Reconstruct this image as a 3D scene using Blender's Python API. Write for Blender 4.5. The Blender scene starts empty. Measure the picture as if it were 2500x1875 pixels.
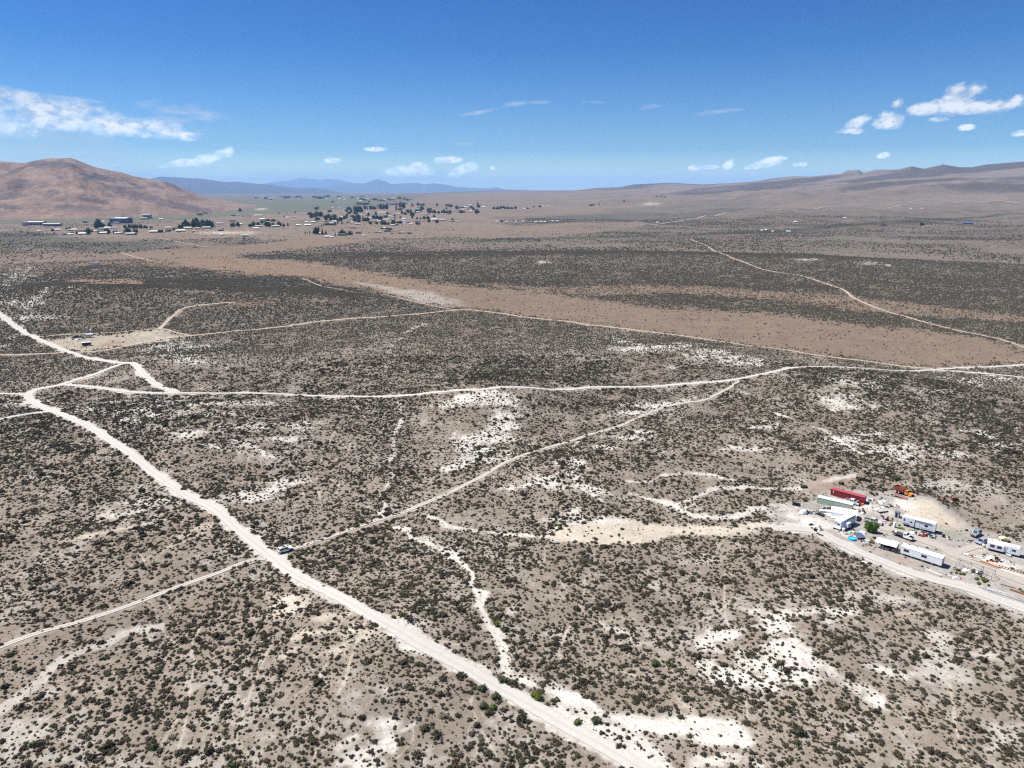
import bpy, bmesh, math, random
import numpy as np
from mathutils import Vector, Matrix
random.seed(7)
RS = np.random.RandomState(11)
sc = bpy.context.scene
col = sc.collection
R = math.radians

# ------------------------------------------------------------------ camera, sky, sun, exposure
F, W0, H0 = 1733.0, 2500.0, 1875.0          # focal length in photo pixels, photo size
HZ = 462.0                                   # row of the true horizon
HC = 115.0                                   # height of the camera over the plain
PITCH = math.atan((H0 / 2 - HZ) / F)
cam_d = bpy.data.cameras.new('camera'); cam = bpy.data.objects.new('camera', cam_d); col.objects.link(cam)
cam.location = (0, 0, HC); cam.rotation_euler = (R(90) - PITCH, 0, 0)
cam_d.sensor_width = 36.0; cam_d.lens = F * 36.0 / W0; cam_d.clip_start = 1.0; cam_d.clip_end = 200000.0
sc.camera = cam
sc.view_settings.view_transform = 'Standard'; sc.view_settings.look = 'None'
sc.view_settings.exposure = 0.75; sc.view_settings.gamma = 1.0
sc.cycles.pixel_filter_type = 'BLACKMAN_HARRIS'; sc.cycles.filter_width = 1.25
sc.cycles.volume_bounces = 2; sc.cycles.max_bounces = 5; sc.cycles.diffuse_bounces = 2; sc.cycles.glossy_bounces = 2
sc.cycles.transmission_bounces = 2; sc.cycles.transparent_max_bounces = 6
sc.cycles.use_denoising = False; sc.cycles.denoiser = 'OPENIMAGEDENOISE'; sc.cycles.denoising_input_passes = 'RGB_ALBEDO_NORMAL'

SUN_EL, SUN_AZ = R(58), math.atan2(-0.955, 0.297)      # azimuth measured from +Y towards +X
sd = Vector((math.sin(SUN_AZ) * math.cos(SUN_EL), math.cos(SUN_AZ) * math.cos(SUN_EL), math.sin(SUN_EL)))
sun_d = bpy.data.lights.new('sun', 'SUN'); sun = bpy.data.objects.new('sun', sun_d); col.objects.link(sun)
sun_d.energy = 5.0; sun_d.angle = R(0.5); sun_d.color = (1.0, 0.965, 0.91)
sun.rotation_euler = sd.to_track_quat('Z', 'Y').to_euler()

def dirs(px, py):
    px = np.asarray(px, float); py = np.asarray(py, float)
    u = (px - W0 / 2) / F; v = (H0 / 2 - py) / F
    c, s = math.cos(PITCH), math.sin(PITCH)
    return u, c + v * s, -s + v * c
def azel(px, py):
    x, y, z = dirs(px, py)
    return np.arctan2(x, y), np.arctan2(z, np.hypot(x, y))

class NT:
    def __init__(s, tree): s.t = tree; s.n = tree.nodes; s.l = tree.links
    def new(s, k, **kw):
        n = s.n.new(k)
        for a, b in kw.items(): setattr(n, a, b)
        return n
    def put(s, sock, v):
        if v is None: return
        if hasattr(v, 'is_output') or isinstance(v, bpy.types.NodeSocket): s.l.new(v, sock)
        else: sock.default_value = v
    def m(s, op, a, b=None, c=None, clamp=False):
        n = s.new('ShaderNodeMath', operation=op, use_clamp=clamp)
        s.put(n.inputs[0], a); s.put(n.inputs[1], b); s.put(n.inputs[2], c)
        return n.outputs[0]
    def mix(s, f, a, b, mode='MIX'):
        n = s.new('ShaderNodeMix', data_type='RGBA', blend_type=mode)
        s.put(n.inputs['Factor'], f)
        s.put(n.inputs[6], a if not isinstance(a, tuple) else (*a, 1) if len(a) == 3 else a)
        s.put(n.inputs[7], b if not isinstance(b, tuple) else (*b, 1) if len(b) == 3 else b)
        return n.outputs[2]
    def noise(s, vec, scale, detail=3, rough=.55, dist=0.0):
        n = s.new('ShaderNodeTexNoise'); s.put(n.inputs['Vector'], vec)
        n.inputs['Scale'].default_value = scale; n.inputs['Detail'].default_value = detail
        n.inputs['Roughness'].default_value = rough; n.inputs['Distortion'].default_value = dist
        return n.outputs['Fac']
    def ramp(s, v, a, b, lo=0.0, hi=1.0, smooth=True):
        n = s.new('ShaderNodeMapRange'); n.interpolation_type = 'SMOOTHSTEP' if smooth else 'LINEAR'
        s.put(n.inputs[0], v); s.put(n.inputs[1], a); s.put(n.inputs[2], b)
        n.inputs[3].default_value = lo; n.inputs[4].default_value = hi
        return n.outputs[0]

world = bpy.data.worlds.new('World'); sc.world = world; world.use_nodes = True
def build_world():
    nt = NT(world.node_tree); nt.n.clear()
    out = nt.new('ShaderNodeOutputWorld'); bg = nt.new('ShaderNodeBackground')
    sky = nt.new('ShaderNodeTexSky'); sky.sky_type = 'NISHITA'; sky.sun_disc = False
    sky.sun_elevation = SUN_EL; sky.sun_rotation = SUN_AZ
    sky.altitude = 1400; sky.air_density = 1.0; sky.dust_density = 0.35; sky.ozone_density = 3.0
    tc = nt.new('ShaderNodeTexCoord'); sep = nt.new('ShaderNodeSeparateXYZ')
    nt.l.new(tc.outputs['Generated'], sep.inputs[0])
    az = nt.m('ARCTAN2', sep.outputs[0], sep.outputs[1])
    el = nt.m('ARCTANGENT', nt.m('DIVIDE', sep.outputs[2], nt.m('SQRT', nt.m('ADD', nt.m('MULTIPLY', sep.outputs[0], sep.outputs[0]), nt.m('MULTIPLY', sep.outputs[1], sep.outputs[1])))))
    cv = nt.new('ShaderNodeCombineXYZ'); nt.l.new(az, cv.inputs[0]); nt.l.new(el, cv.inputs[1])
    vm = nt.new('ShaderNodeVectorMath', operation='MULTIPLY'); nt.l.new(cv.outputs[0], vm.inputs[0]); vm.inputs[1].default_value = (1, 1.5, 1)
    vw = nt.new('ShaderNodeVectorMath', operation='MULTIPLY'); nt.l.new(cv.outputs[0], vw.inputs[0]); vw.inputs[1].default_value = (1, 4.5, 1)
    n1 = nt.noise(vm.outputs[0], 42, 6, .62); n2 = nt.noise(vw.outputs[0], 22, 6, .6, .6); n3 = nt.noise(vm.outputs[0], 62, 4, .55)
    up = nt.ramp(el, 0.0, .46, 0, 1, False)
    tint = nt.mix(nt.ramp(el, .012, .05, 0, 1, False), (1.25, 1.40, 1.22), (.54, .83, 1.08)); tint = nt.mix(nt.ramp(el, .05, .17, 0, 1, False), tint, (.21, .57, 1.02)); tint = nt.mix(nt.ramp(el, .17, .46, 0, 1, False), tint, (.075, .37, .95)); tint = nt.mix(nt.ramp(el, .48, .85, 0, 1, False), tint, (.78, .84, .90))  # sky above the view is tinted paler than natural to lift shaded sides
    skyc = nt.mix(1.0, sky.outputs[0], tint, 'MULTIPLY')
    def blob(px, py, rx, ry, ang):
        a0, e0 = azel(px, py); a1, _ = azel(px + rx, py); _, e1 = azel(px, py - ry)
        ra, re = abs(float(a1 - a0)), abs(float(e1 - e0)); ca, sa = math.cos(R(ang)), math.sin(R(ang))
        da = nt.m('SUBTRACT', az, float(a0)); de = nt.m('SUBTRACT', el, float(e0))
        u = nt.m('MULTIPLY_ADD', da, ca / ra, nt.m('MULTIPLY', de, sa / ra)); v = nt.m('MULTIPLY_ADD', da, -sa / re, nt.m('MULTIPLY', de, ca / re))
        d = nt.m('ADD', nt.m('MULTIPLY', u, u), nt.m('MULTIPLY', v, v))
        return nt.m('SUBTRACT', 1.0, d), v
    def group(lst, noise, gain, lo, hi):
        acc = None; vv = None
        for b in lst:
            d, v = blob(*b)
            acc = d if acc is None else nt.m('SMOOTH_MAX', acc, d, .25)
        return nt.ramp(nt.m('MULTIPLY_ADD', nt.m('SUBTRACT', noise, .5), gain, acc), lo, hi)
    puffy = [(2400,262,70,16,-4),(2330,228,34,20,40),(2300,258,44,16,14),(2345,243,62,26,38),(2270,262,60,17,8),(2240,268,30,14,0),(2360,266,90,14,-2),(2450,258,55,17,12),(2480,245,30,14,30),(2192,254,15,11,30),
             (2172,292,38,22,8),(2292,292,28,7,0),(2360,311,22,8,0),(2080,320,32,8,0),(2488,325,20,8,10),(2098,297,32,14,25),(2158,378,17,8,15),(1780,400,16,11,30),(1870,397,42,11,12),
             (917,364,30,6,0),(1095,390,34,9,0),(812,391,22,8,0),(1954,402,18,7,0),(1735,408,22,5,0),(1695,409,14,6,0),(1202,411,7,5,0)]
    puffL = [(60,250,110,26,-8),(160,270,120,30,-8),(260,300,150,26,-4),(350,310,120,22,-2),(430,330,60,14,0),(60,262,90,20,-8),(110,285,110,30,-6),(200,300,120,26,-4),(20,300,70,34,0),(300,315,110,20,-2),(410,327,48,16,0),(515,385,60,13,16),(556,372,17,12,30),(450,398,60,10,8),(1005,418,60,14,0),(1130,415,40,13,20),(1020,405,25,12,0)]
    wisp = [(60,225,190,16,-8),(200,243,110,8,-5),(430,268,120,26,-4),(500,282,100,20,0),(420,290,90,16,0),(1180,272,70,7,10),(1270,252,60,9,6),(1310,250,50,6,0),(1450,250,46,6,0),(1580,262,50,8,6),(1740,275,80,8,5),(1130,351,40,3,0),(1650,425,50,17,18),(1600,438,60,9,0),(1330,430,20,8,0),(870,398,34,5,0),(460,326,50,5,0)]
    veil = [(100,330,260,40,-6),(60,420,260,40,0),(120,390,330,60,-4),(300,420,260,38,0),(750,430,260,24,0),(1050,428,120,20,0)]
    mp = group(puffy, n1, 4.6, -.45, 1.05)
    ml = group(puffL, n1, 4.2, -.6, 1.7); mw = group(wisp, n2, 3.4, .25, 1.7); mv = group(veil, n2, 2.0, -.1, 1.5)
    shade = nt.ramp(n3, .36, .58); 
    white = nt.mix(shade, (4.9, 5.9, 7.4), (9.4, 9.6, 9.8))
    c = nt.mix(nt.m('MULTIPLY', mv, .62), skyc, (5.0, 6.4, 7.6))
    c = nt.mix(nt.m('MULTIPLY', mw, .6), c, (6.2, 7.0, 8.3))
    c = nt.mix(nt.m('MULTIPLY', ml, .95), c, white)
    c = nt.mix(nt.m('MULTIPLY', mp, .93), c, white)
    cl = nt.ramp(nt.m('MAXIMUM', mp, ml), .0, .5, 0, 1); gain = nt.m('MULTIPLY_ADD', nt.m('MULTIPLY', cl, nt.ramp(el, .015, .10, 1, 0)), .45, 1.0)
    vs = nt.new('ShaderNodeVectorMath', operation='SCALE'); nt.l.new(c, vs.inputs[0]); nt.l.new(gain, vs.inputs['Scale']); c = vs.outputs[0]
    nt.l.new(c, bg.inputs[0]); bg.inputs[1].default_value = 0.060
    nt.l.new(bg.outputs[0], out.inputs[0])
build_world()

# ------------------------------------------------------------------ numeric noise and terrain
def _h(i, j, s):
    v = np.sin(i * 127.1 + j * 311.7 + s * 74.7) * 43758.5453
    return v - np.floor(v)
def vn(x, y, s=0.0):
    i = np.floor(x); j = np.floor(y); fx = x - i; fy = y - j
    fx = fx * fx * (3 - 2 * fx); fy = fy * fy * (3 - 2 * fy)
    a = _h(i, j, s); b = _h(i + 1, j, s); c = _h(i, j + 1, s); d = _h(i + 1, j + 1, s)
    return a + (b - a) * fx + (c - a) * fy + (a - b - c + d) * fx * fy
def fbm(x, y, s=0.0, o=3):
    t = 0; a = 1.0; w = 0
    for k in range(o):
        t = t + a * vn(x * 2**k, y * 2**k, s + k * 3.1); w += a; a *= .5
    return t / w
def sst(a, b, x):
    t = np.clip((x - a) / (b - a), 0, 1); return t * t * (3 - 2 * t)

def U0(px, py, z=0.0):                      # pixel of the photo -> point on the flat plain
    x, y, d = dirs(px, py); t = (HC - z) / -d
    return np.array([x * t, y * t])
# crest of the long rise on the right, as measured in the photo
RC = np.array([(-600,466),(300,466),(700,468),(1000,467),(1150,465),(1250,465),(1406,465),(1453,459),(1509,457),(1547,450),(1641,446),(1714,450),(1802,446),(1850,442),(1885,436),(1915,433),(1938,430),(1976,431),(2026,426),(2053,424),
               (2067,416),(2097,414),(2106,421),(2138,414),(2194,413),(2226,405),(2256,411),(2303,401),(2344,408),(2373,408),(2408,401),(2500,394),(2700,386),(3200,380)], float)
RCaz, RCel = azel(RC[:, 0], RC[:, 1])
RCs = np.linspace(-1.2, 1.2, 400); RCsm = np.convolve(np.interp(np.linspace(-1.4, 1.4, 466), RCaz, RCel), np.ones(41) / 41, 'same')[33:433]
MOUNDS = []
for px, py, rx, ry, hgt in [(430,905,55,45,7),(190,745,150,120,13),(40,760,90,70,8),(1195,985,42,50,8),(1270,1010,40,30,4),(1640,885,90,50,6),(870,1560,34,26,4),(1340,1180,34,24,3.5),(2080,960,60,40,5),
                            (640,1075,60,30,5),(400,1010,60,30,4),(2300,1100,70,50,5),(900,890,90,60,5),(620,745,180,80,9),(1500,1130,40,30,3),(1950,1640,30,24,2.6),(820,1800,26,18,2.5),(2268,1248,12,8,1.3),(2310,1268,9,5,.7),(2235,1236,8,5,.9),(2285,1256,5,4,.5),
                            (1700,640,300,150,8),(1250,640,400,120,7),(350,700,160,60,5)]:
    c = U0(px, py); MOUNDS.append((c[0], c[1], rx, ry, hgt))
YC = U0(2230, 1320)
def h_ground(x, y):
    r = np.hypot(x, y); az = np.arctan2(x, y)
    near = 1 - sst(900, 2200, r); yard = 1 - .8 * np.exp(-(((x - YC[0]) / 42)**2 + ((y - YC[1]) / 42)**2))
    z = near * yard * (3.0 * (fbm(x / 75, y / 75, 1.0, 2) - .5) + .55 * (vn(x / 17, y / 17, 5.0) - .5)) + yard * 7.0 * (fbm(x / 420, y / 420, 2.0, 2) - .5)
    z = z + sst(1200, 3500, r) * 7 * (fbm(x / 700, y / 1300, 9.0, 3) - .5)
    for cx, cy, a, b, hh in MOUNDS:
        q = ((x - cx) / a)**2 + ((y - cy) / b)**2
        z = z + hh * np.exp(-q)
    elc = np.interp(az, RCaz, RCel); els = np.interp(az, RCs, RCsm); rc = 9000.0 + 2500 * sst(.55, .1, az)
    hc = HC + np.tan(elc) * rc
    left = sst(-.62, -.10, az) * .0 + sst(-.32, .02, az)
    t = np.clip((r - 2300) / (rc - 2300), 0, 1); hs = HC + np.tan(els) * rc; hc = hs + (hc - hs) * sst(.86, 1.0, t)
    prof = .30 * t + .70 * t**2.3
    rug = (fbm(x / 1100, y / 900, 21.0, 5) - .5) * 2 - 1.2 * np.abs(fbm(x / 420, y / 600, 23.0, 4) - .5)
    hr = hc * prof + rug * 125 * t * (1 - t) * 2.2 * sst(0.02, .3, az + .05)
    fall = sst(rc, rc + 5000, r)
    hr = hr * (1 - .8 * fall) - 15 * fall
    z = z + left * hr
    return z
def hit(px, py):                            # pixel of the photo -> point on the terrain
    x, y, d = [float(v) for v in dirs(px, py)]
    t = np.geomspace(60, 60000, 980)
    f = HC + d * t - h_ground(x * t, y * t)
    k = np.where(f < 0)[0]
    if len(k) == 0: return np.array([x * 60000, y * 60000, 0.0])
    k = k[0]
    if k == 0: return np.array([x * 60, y * 60, float(h_ground(np.array([x * 60]), np.array([y * 60]))[0])])
    tt = np.linspace(t[k - 1], t[k], 24); f = HC + d * tt - h_ground(x * tt, y * tt); j = max(1, int(np.argmax(f < 0)))
    a, b, fa, fb = tt[j-1], tt[j], f[j-1], f[j]; q = a + (b - a) * fa / (fa - fb + 1e-9)
    return np.array([x * q, y * q, HC + d * q])
def gz(x, y): return float(h_ground(np.array([float(x)]), np.array([float(y)]))[0])
def hits(pts): return np.array([hit(*p)[:2] for p in pts])
def smooth_line(P, n=5):                    # Catmull-Rom through the points
    P = np.array(P, float); Q = np.vstack([2 * P[0] - P[1], P, 2 * P[-1] - P[-2]]); out = []
    for i in range(1, len(Q) - 2):
        for k in range(n):
            t = k / n
            out.append(.5 * ((2 * Q[i]) + (-Q[i-1] + Q[i+1]) * t + (2*Q[i-1] - 5*Q[i] + 4*Q[i+1] - Q[i+2]) * t*t + (-Q[i-1] + 3*Q[i] - 3*Q[i+1] + Q[i+2]) * t**3))
    out.append(Q[-2]); return np.array(out)
# ------------------------------------------------------------------ roads, measured in the photo
ROADS = [ # name, label-free width (m), kind, points
 ('road', 6.2, 'main', [(1700,1950),(1620,1908),(1552,1868),(1498,1835),(1389,1774),(1281,1713),(1187,1661),(1115,1619),(1042,1581),(970,1538),(898,1498),(825,1455),(753,1419),(699,1390),(664,1360),(632,1333),(601,1308),(569,1280),(540,1253),(512,1235),(477,1220),(442,1200),(404,1175),(373,1153),(332,1120),(300,1094),(283,1084),(249,1062),(215,1040),(181,1024),(147,1010),(121,1001),(99,991),(80,980),(70,966),(82,954),(107,948),(147,940),(184,928),(226,916),(266,900),(298,889),(319,886)]),
 ('road', 6.5, 'main', [(-60,740),(0,768),(28,791),(59,812),(93,827),(130,845),(170,860),(209,873),(254,881),(294,886),(319,887),(335,897),(353,916),(381,938),(410,952),(430,959)]),
 ('road', 5.0, 'main', [(147,940),(181,941),(226,945),(271,951),(319,957),(367,960),(424,960)]),
 ('road', 4.6, 'main', [(424,960),(500,960),(572,960),(681,962),(753,966),(826,968),(934,968),(988,966),(1061,958),(1133,952),(1187,950),(1317,949),(1425,947),(1534,945),(1642,940),(1751,932),(1805,925),(1860,914),(1900,905),(1953,897),(2007,895),(2098,899),(2188,905),(2279,903),(2333,899),(2423,896),(2500,891),(2600,886)]),
 ('road', 5.0, 'tan', [(-60,868),(0,867),(57,866),(113,864),(158,861),(198,860),(254,856),(311,845),(367,834),(424,824),(466,820),(537,813),(572,809),(681,799),(753,789),(844,779),(934,774),(1006,768),(1079,761),(1133,757),(1187,761),(1241,768),(1300,777),(1469,797),(1639,817),(1751,833),(1845,846),(1989,867),(2098,880),(2206,895),(2279,901)]),
 ('road', 4.2, 'main', [(2290,905),(2330,907),(2423,914),(2500,922),(2600,930)]),
 ('road', 4.0, 'main', [(-60,963),(0,962),(42,962),(70,966)]),
 ('road', 4.2, 'main', [(-60,1034),(0,1024),(34,1017),(73,1010),(105,1007),(128,1004)]),
 ('road', 4.4, 'tan', [(392,803),(404,788),(424,770),(444,755),(466,749),(523,742),(570,738)]),
 ('road', 3.6, 'tan', [(93,824),(160,817),(240,814),(330,808),(393,803),(430,812),(466,820)]),
 ('dirt_track', 3.0, 'two', [(655,1358),(680,1350),(715,1340),(775,1321),(838,1299),(901,1277),(965,1257),(1000,1245),(1050,1224),(1100,1203),(1147,1178),(1190,1156),(1237,1128),(1288,1107),(1353,1088),(1400,1075),(1444,1060),(1498,1046),(1534,1031),(1577,1012),(1624,994),(1664,985),(1715,978),(1751,963),(1787,943),(1805,930)]),
 ('dirt_track', 2.8, 'two', [(650,1364),(600,1372),(535,1398),(452,1427),(362,1461),(289,1488),(199,1517),(108,1541),(36,1566),(0,1580),(-80,1612)]),
 ('road', 6.6, 'yard', [(1900,1290),(1951,1291),(2002,1301),(2036,1318),(2069,1334),(2120,1357),(2171,1377),(2220,1396),(2286,1417),(2334,1429),(2383,1444),(2431,1462),(2500,1488),(2600,1528)]),
 ('road', 5.4, 'drive', [(2040,1246),(2075,1256),(2105,1266),(2150,1285),(2200,1301),(2251,1319),(2302,1338),(2334,1357),(2369,1371),(2400,1384),(2443,1400),(2500,1421),(2600,1460)]),
 ('dirt_track', 3.6, 'drive', [(2325,1352),(2355,1342),(2385,1334),(2420,1329),(2440,1318)]),
 ('dirt_track', 4.2, 'far', [(1685,584),(1729,603),(1770,622),(1816,640),(1850,654),(1899,665),(1953,673),(1990,684),(2025,696),(2058,707),(2083,727),(2134,750),(2190,768),(2242,783),(2333,806),(2423,824),(2500,848),(2600,875)]),
 ('dirt_track', 6.0, 'far', [(1551,541),(1603,550),(1670,554),(1758,562)]),
 ('dirt_track', 10.0, 'far', [(1590,550),(1611,547),(1700,534),(1773,520),(1850,514),(1930,509),(2012,505),(2100,506),(2173,508),(2232,499),(2330,496),(2400,492),(2500,497),(2600,499)]),
 ('highway', 14.0, 'asphalt', [(-100,573),(0,565),(54,560),(130,557),(199,555),(271,550),(330,547),(400,544),(475,540),(540,536),(608,533),(680,528),(741,523),(806,516),(865,508),(900,502)]),
 ('dirt_track', 5.0, 'far', [(294,618),(330,628),(369,637),(395,639)]),
 ('dirt_track', 4.5, 'far', [(360,581),(400,584),(420,588),(470,598),(505,604)]),
 ('dirt_track', 3.0, 'far', [(740,680),(768,692),(790,700),(830,707),(860,713),(900,716),(960,724),(1006,736),(1060,748),(1110,757)]),
 ('dirt_track', 5.0, 'far', [(1218,575),(1270,566),(1332,556),(1391,545)]),
 ('dirt_track', 5.0, 'far', [(2250,555),(2290,549),(2340,548),(2400,549)]),
 ('dirt_track', 5.0, 'far', [(855,560),(885,553),(930,560),(980,565),(1040,570)]),
]
ROADXY = []
for nm, w, kd, pts in ROADS:
    w *= .64 if kd in ('main', 'tan', 'yard', 'two') else .8
    ROADXY.append((nm, w, kd, smooth_line(hits(pts), 5)))

# ------------------------------------------------------------------ what lies on the plain: soil colours and how thick the scrub grows
SOIL = np.array((.345, .286, .228)); WHITE = np.array((.78, .73, .655)); CREAM = np.array((.64, .56, .455)); GREYW = np.array((.56, .515, .455))
TAN = np.array((.262, .192, .142)); ORANGE = np.array((.34, .222, .145)); DARK = np.array((.17, .15, .135)); GREEN = np.array((.155, .175, .12)); FTAN = np.array((.262, .203, .158))
LAYERS = []
def ell(px, py, rx, ry, ang=0, c=WHITE, s=.9, d=.55):
    ca, sa = math.cos(R(ang)), math.sin(R(ang))
    C = hit(px, py)[:2]; a = hit(px + rx * ca, py + rx * sa)[:2] - C; b = hit(px - ry * sa, py + ry * ca)[:2] - C
    LAYERS.append(('e', C, a, b, c, s, d))
def poly(pts, c, s=1.0, d=.8, f=4.0): LAYERS.append(('p', hits(pts), f, None, c, s, d))
def line(P, w, c, s=.9, d=1.0, xy=False, f=.6): LAYERS.append(('l', P if xy else smooth_line(hits(P), 4), w, f, c, s, d))

# broad flats, far to near
poly([(1060,474),(1250,466),(1900,466),(2600,466),(2600,492),(2250,494),(1990,500),(1850,508),(1600,514),(1376,524),(1262,534),(1225,552),(1100,548),(1000,525),(980,500)], FTAN, .85, .7, 120)
poly([(560,520),(760,512),(1000,500),(1240,540),(1230,575),(1000,582),(700,584),(560,580),(230,590),(160,578),(60,560),(400,545)], FTAN * 1.1, .75, .85, 25)
poly([(1262,536),(1376,527),(1523,521),(1729,513),(1850,510),(1850,513),(1773,518),(1690,532),(1605,546),(1376,545)], DARK, .8, 0, 15)
poly([(1640,500),(1720,488),(1830,488),(1850,508),(1729,512),(1600,515),(1500,522),(1480,512)], DARK, .5, 0, 25)
poly([(1050,572),(1218,556),(1332,548),(1391,543),(1494,543),(1560,542),(1580,548),(1464,568),(1318,582),(1200,581)], FTAN, .9, .9, 8)
poly([(560,560),(860,548),(1060,560),(1000,575),(860,590),(700,588),(560,580),(230,592),(200,578),(380,568)], FTAN, .55, .6, 12)
poly([(-200,525),(200,512),(420,503),(600,492),(700,484),(900,478),(930,492),(860,506),(640,526),(420,536),(100,546),(-200,552)], GREEN, .8, .6, 25)
poly([(-200,552),(100,545),(400,540),(700,520),(760,528),(600,545),(420,560),(200,572),(60,565),(-200,572)], FTAN, .5, .6, 10)
poly([(-200,560),(0,570),(120,572),(240,580),(360,584),(480,600),(420,606),(290,617),(140,614),(0,600),(-200,600)], DARK, .5, 0, 12)
poly([(-200,574),(-20,570),(120,578),(240,588),(420,598),(300,612),(140,606),(0,596),(-200,596)], GREEN * .8, .55, 0, 14)
poly([(250,622),(294,617),(421,607),(544,603),(700,587),(760,582),(830,583),(900,588),(815,600),(681,612),(572,619),(608,627),(717,638),(807,647),(880,661),(970,676),(1042,685),(1151,699),(1300,706),(1469,729),(1639,752),(1740,758),(1881,762),(2025,784),(2206,800),(2351,818),(2500,847),(2650,880),(2650,900),(2500,890),(2279,898),(2098,879),(1900,852),(1653,818),(1469,796),(1300,776),(1187,761),(1133,756),(1006,734),(898,715),(840,702),(780,690),(740,680),(640,676),(560,668),(500,660),(430,650),(380,640),(330,632)], TAN, .92, .965, 20)
poly([(330,633),(560,635),(800,655),(1000,683),(1150,704),(1000,700),(800,682),(560,668),(430,650)], ORANGE, .32, 0, 26)
poly([(-100,622),(140,616),(290,622),(395,640),(470,655),(360,652),(230,648),(160,657),(90,676),(-100,650)], TAN, .7, .62, 14)
poly([(158,683),(221,680),(316,678),(376,681),(348,694),(285,695),(221,691)], ORANGE, .7, .9, 7)
poly([(1150,690),(1300,697),(1500,694),(1700,696),(1845,706),(2025,717),(2170,731),(2351,753),(2600,785),(2600,800),(2351,777),(2206,768),(2062,757),(1953,739),(1808,726),(1700,720),(1450,722),(1300,708)], TAN, .8, .76, 13)
poly([(1700,712),(1900,722),(2070,740),(2240,762),(2150,762),(2000,745),(1850,728)], ORANGE, .35, 0, 14)
poly([(880,690),(950,700),(1040,712),(1100,728),(1140,748),(1060,742),(980,720)], GREYW, .55, 0, 10)
line([(1180,588),(1318,583),(1480,578),(1700,573),(1850,566),(2000,556),(2200,541),(2400,530),(2600,523)], 30, GREEN * .8, .75, -.4, f=30)
poly([(95,826),(210,818),(290,815),(393,803),(440,812),(466,820),(311,845),(198,859),(150,852)], np.array((.48,.415,.33)), .95, .96, 6)
ell(270,838,28,6,-15,ORANGE,.7,.2); ell(352,800,26,4,-5,ORANGE,.6,.2)
for e in [(455,640,70,6),(1330,625,50,4),(620,742,60,7),(1140,812,32,9),(1030,852,16,5),(1640,610,50,4),(2340,665,70,6),(2150,700,60,5),(770,735,60,6),(560,715,60,5)]: ell(*e, 0, TAN, .75, .8)
for e in [(1975,633,30,3),(2130,641,42,4),(2165,645,12,5),(1590,498,20,3),(640,510,14,3),(1320,640,20,4),(560,568,60,4)]: ell(*e, 0, CREAM, .8, .9)
# the pale clearings and the washes
for e in [(440,848,80,12,4),(430,866,60,9,8),(460,880,70,10,10),(120,704,80,10,-10),(190,702,45,9,12),(60,735,60,7),(110,772,60,5),(30,700,50,10,-20),(340,885,20,8)]: ell(*e, s=.65, d=.15)
for e in [(380,978,120,9),(300,1003,130,9,3),(560,985,90,6),(640,1038,110,9),(470,1058,60,7,-3),(700,1073,70,5,5),(610,1090,60,6,25),(640,1105,60,6,20),(540,1095,60,5,12),(330,1030,60,8,12),(90,985,70,12),(500,1010,80,8),(655,1200,50,14),(600,1215,70,16),(700,1175,40,10),(380,1225,70,8),(330,1250,80,7,-12)]: ell(*e, s=.72, d=.22)
for e in [(1190,962,70,9),(1170,975,90,14),(1240,985,60,12,14),(1240,1012,40,9,-8),(1225,1045,50,14,-12),(1150,1085,36,16,20),(1210,1072,60,9),(1180,1112,70,14),(1120,1135,50,12,-20)]: ell(*e, s=.92, d=.45)
for e in [(1590,848,80,9),(1660,843,60,6),(1730,872,70,13),(1760,858,70,7,6),(1640,897,17,8),(1520,835,60,6,8),(1820,885,60,10),(1570,990,46,7),(1530,1008,50,6,-6),(1560,1055,34,5),(1545,1066,40,6),(1480,1090,30,5),(1640,985,60,5,-12)]: ell(*e, s=.85, d=.45)
for e in [(1335,1172,60,14,-10),(1420,1142,20,13,30),(1360,1185,60,7),(1265,1190,60,7,-8),(1400,1262,50,16,-20),(1470,1200,40,7,20),(1380,1130,60,6)]: ell(*e, s=.85, d=.4)
for e in [(2040,975,48,16),(2100,995,60,9),(2070,930,60,10),(2140,928,36,5,-14),(2110,950,40,5,-8),(1855,1040,28,6),(1880,1030,18,4,20),(2155,1058,60,6),(2070,1078,60,14),(2180,1095,90,12),(2400,1060,70,7,14),(2440,1085,60,8),(1830,1096,60,7),(1790,1092,30,6),(2360,930,60,6,12),(2200,1120,60,12),(2420,925,90,7),(2330,1110,50,7),(2280,955,50,6)]: ell(*e, s=.78, d=.35)
poly([(1325,1309),(1380,1290),(1450,1272),(1480,1262),(1540,1262),(1600,1280),(1660,1287),(1760,1286),(1870,1272),(1895,1288),(1760,1308),(1640,1312),(1540,1330),(1440,1328),(1390,1320),(1345,1322)], CREAM * 1.05, 1, .93, 1.5)
ell(1490,1270,50,14,0,WHITE,.8,.5)
for e in [(735,1470,75,16,-18),(800,1510,42,14),(720,1475,50,22,0),(765,1555,60,9,-10),(880,1548,40,9),(820,1590,34,16),(710,1600,46,11,-20),(700,1480,60,12,30),(830,1500,60,9,-10)]: ell(*e, c=CREAM*1.05, s=.85, d=.6)
for e in [(930,1685,22,14),(945,1790,26,34,20),(940,1760,50,14),(900,1825,60,12,-20),(850,1800,34,10,-30),(1000,1775,50,8,-12),(880,1860,50,12,0),(785,1642,7,4),(1000,1520,40,8),(1020,1590,34,9,30)]: ell(*e, s=.8, d=.6)
for e in [(130,1855,70,14),(60,1770,50,18),(120,1700,40,10,-30),(330,1545,60,12),(470,1660,20,22),(20,1800,30,20),(180,1800,60,10,-10)]: ell(*e, c=GREYW, s=.85, d=.45)
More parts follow.
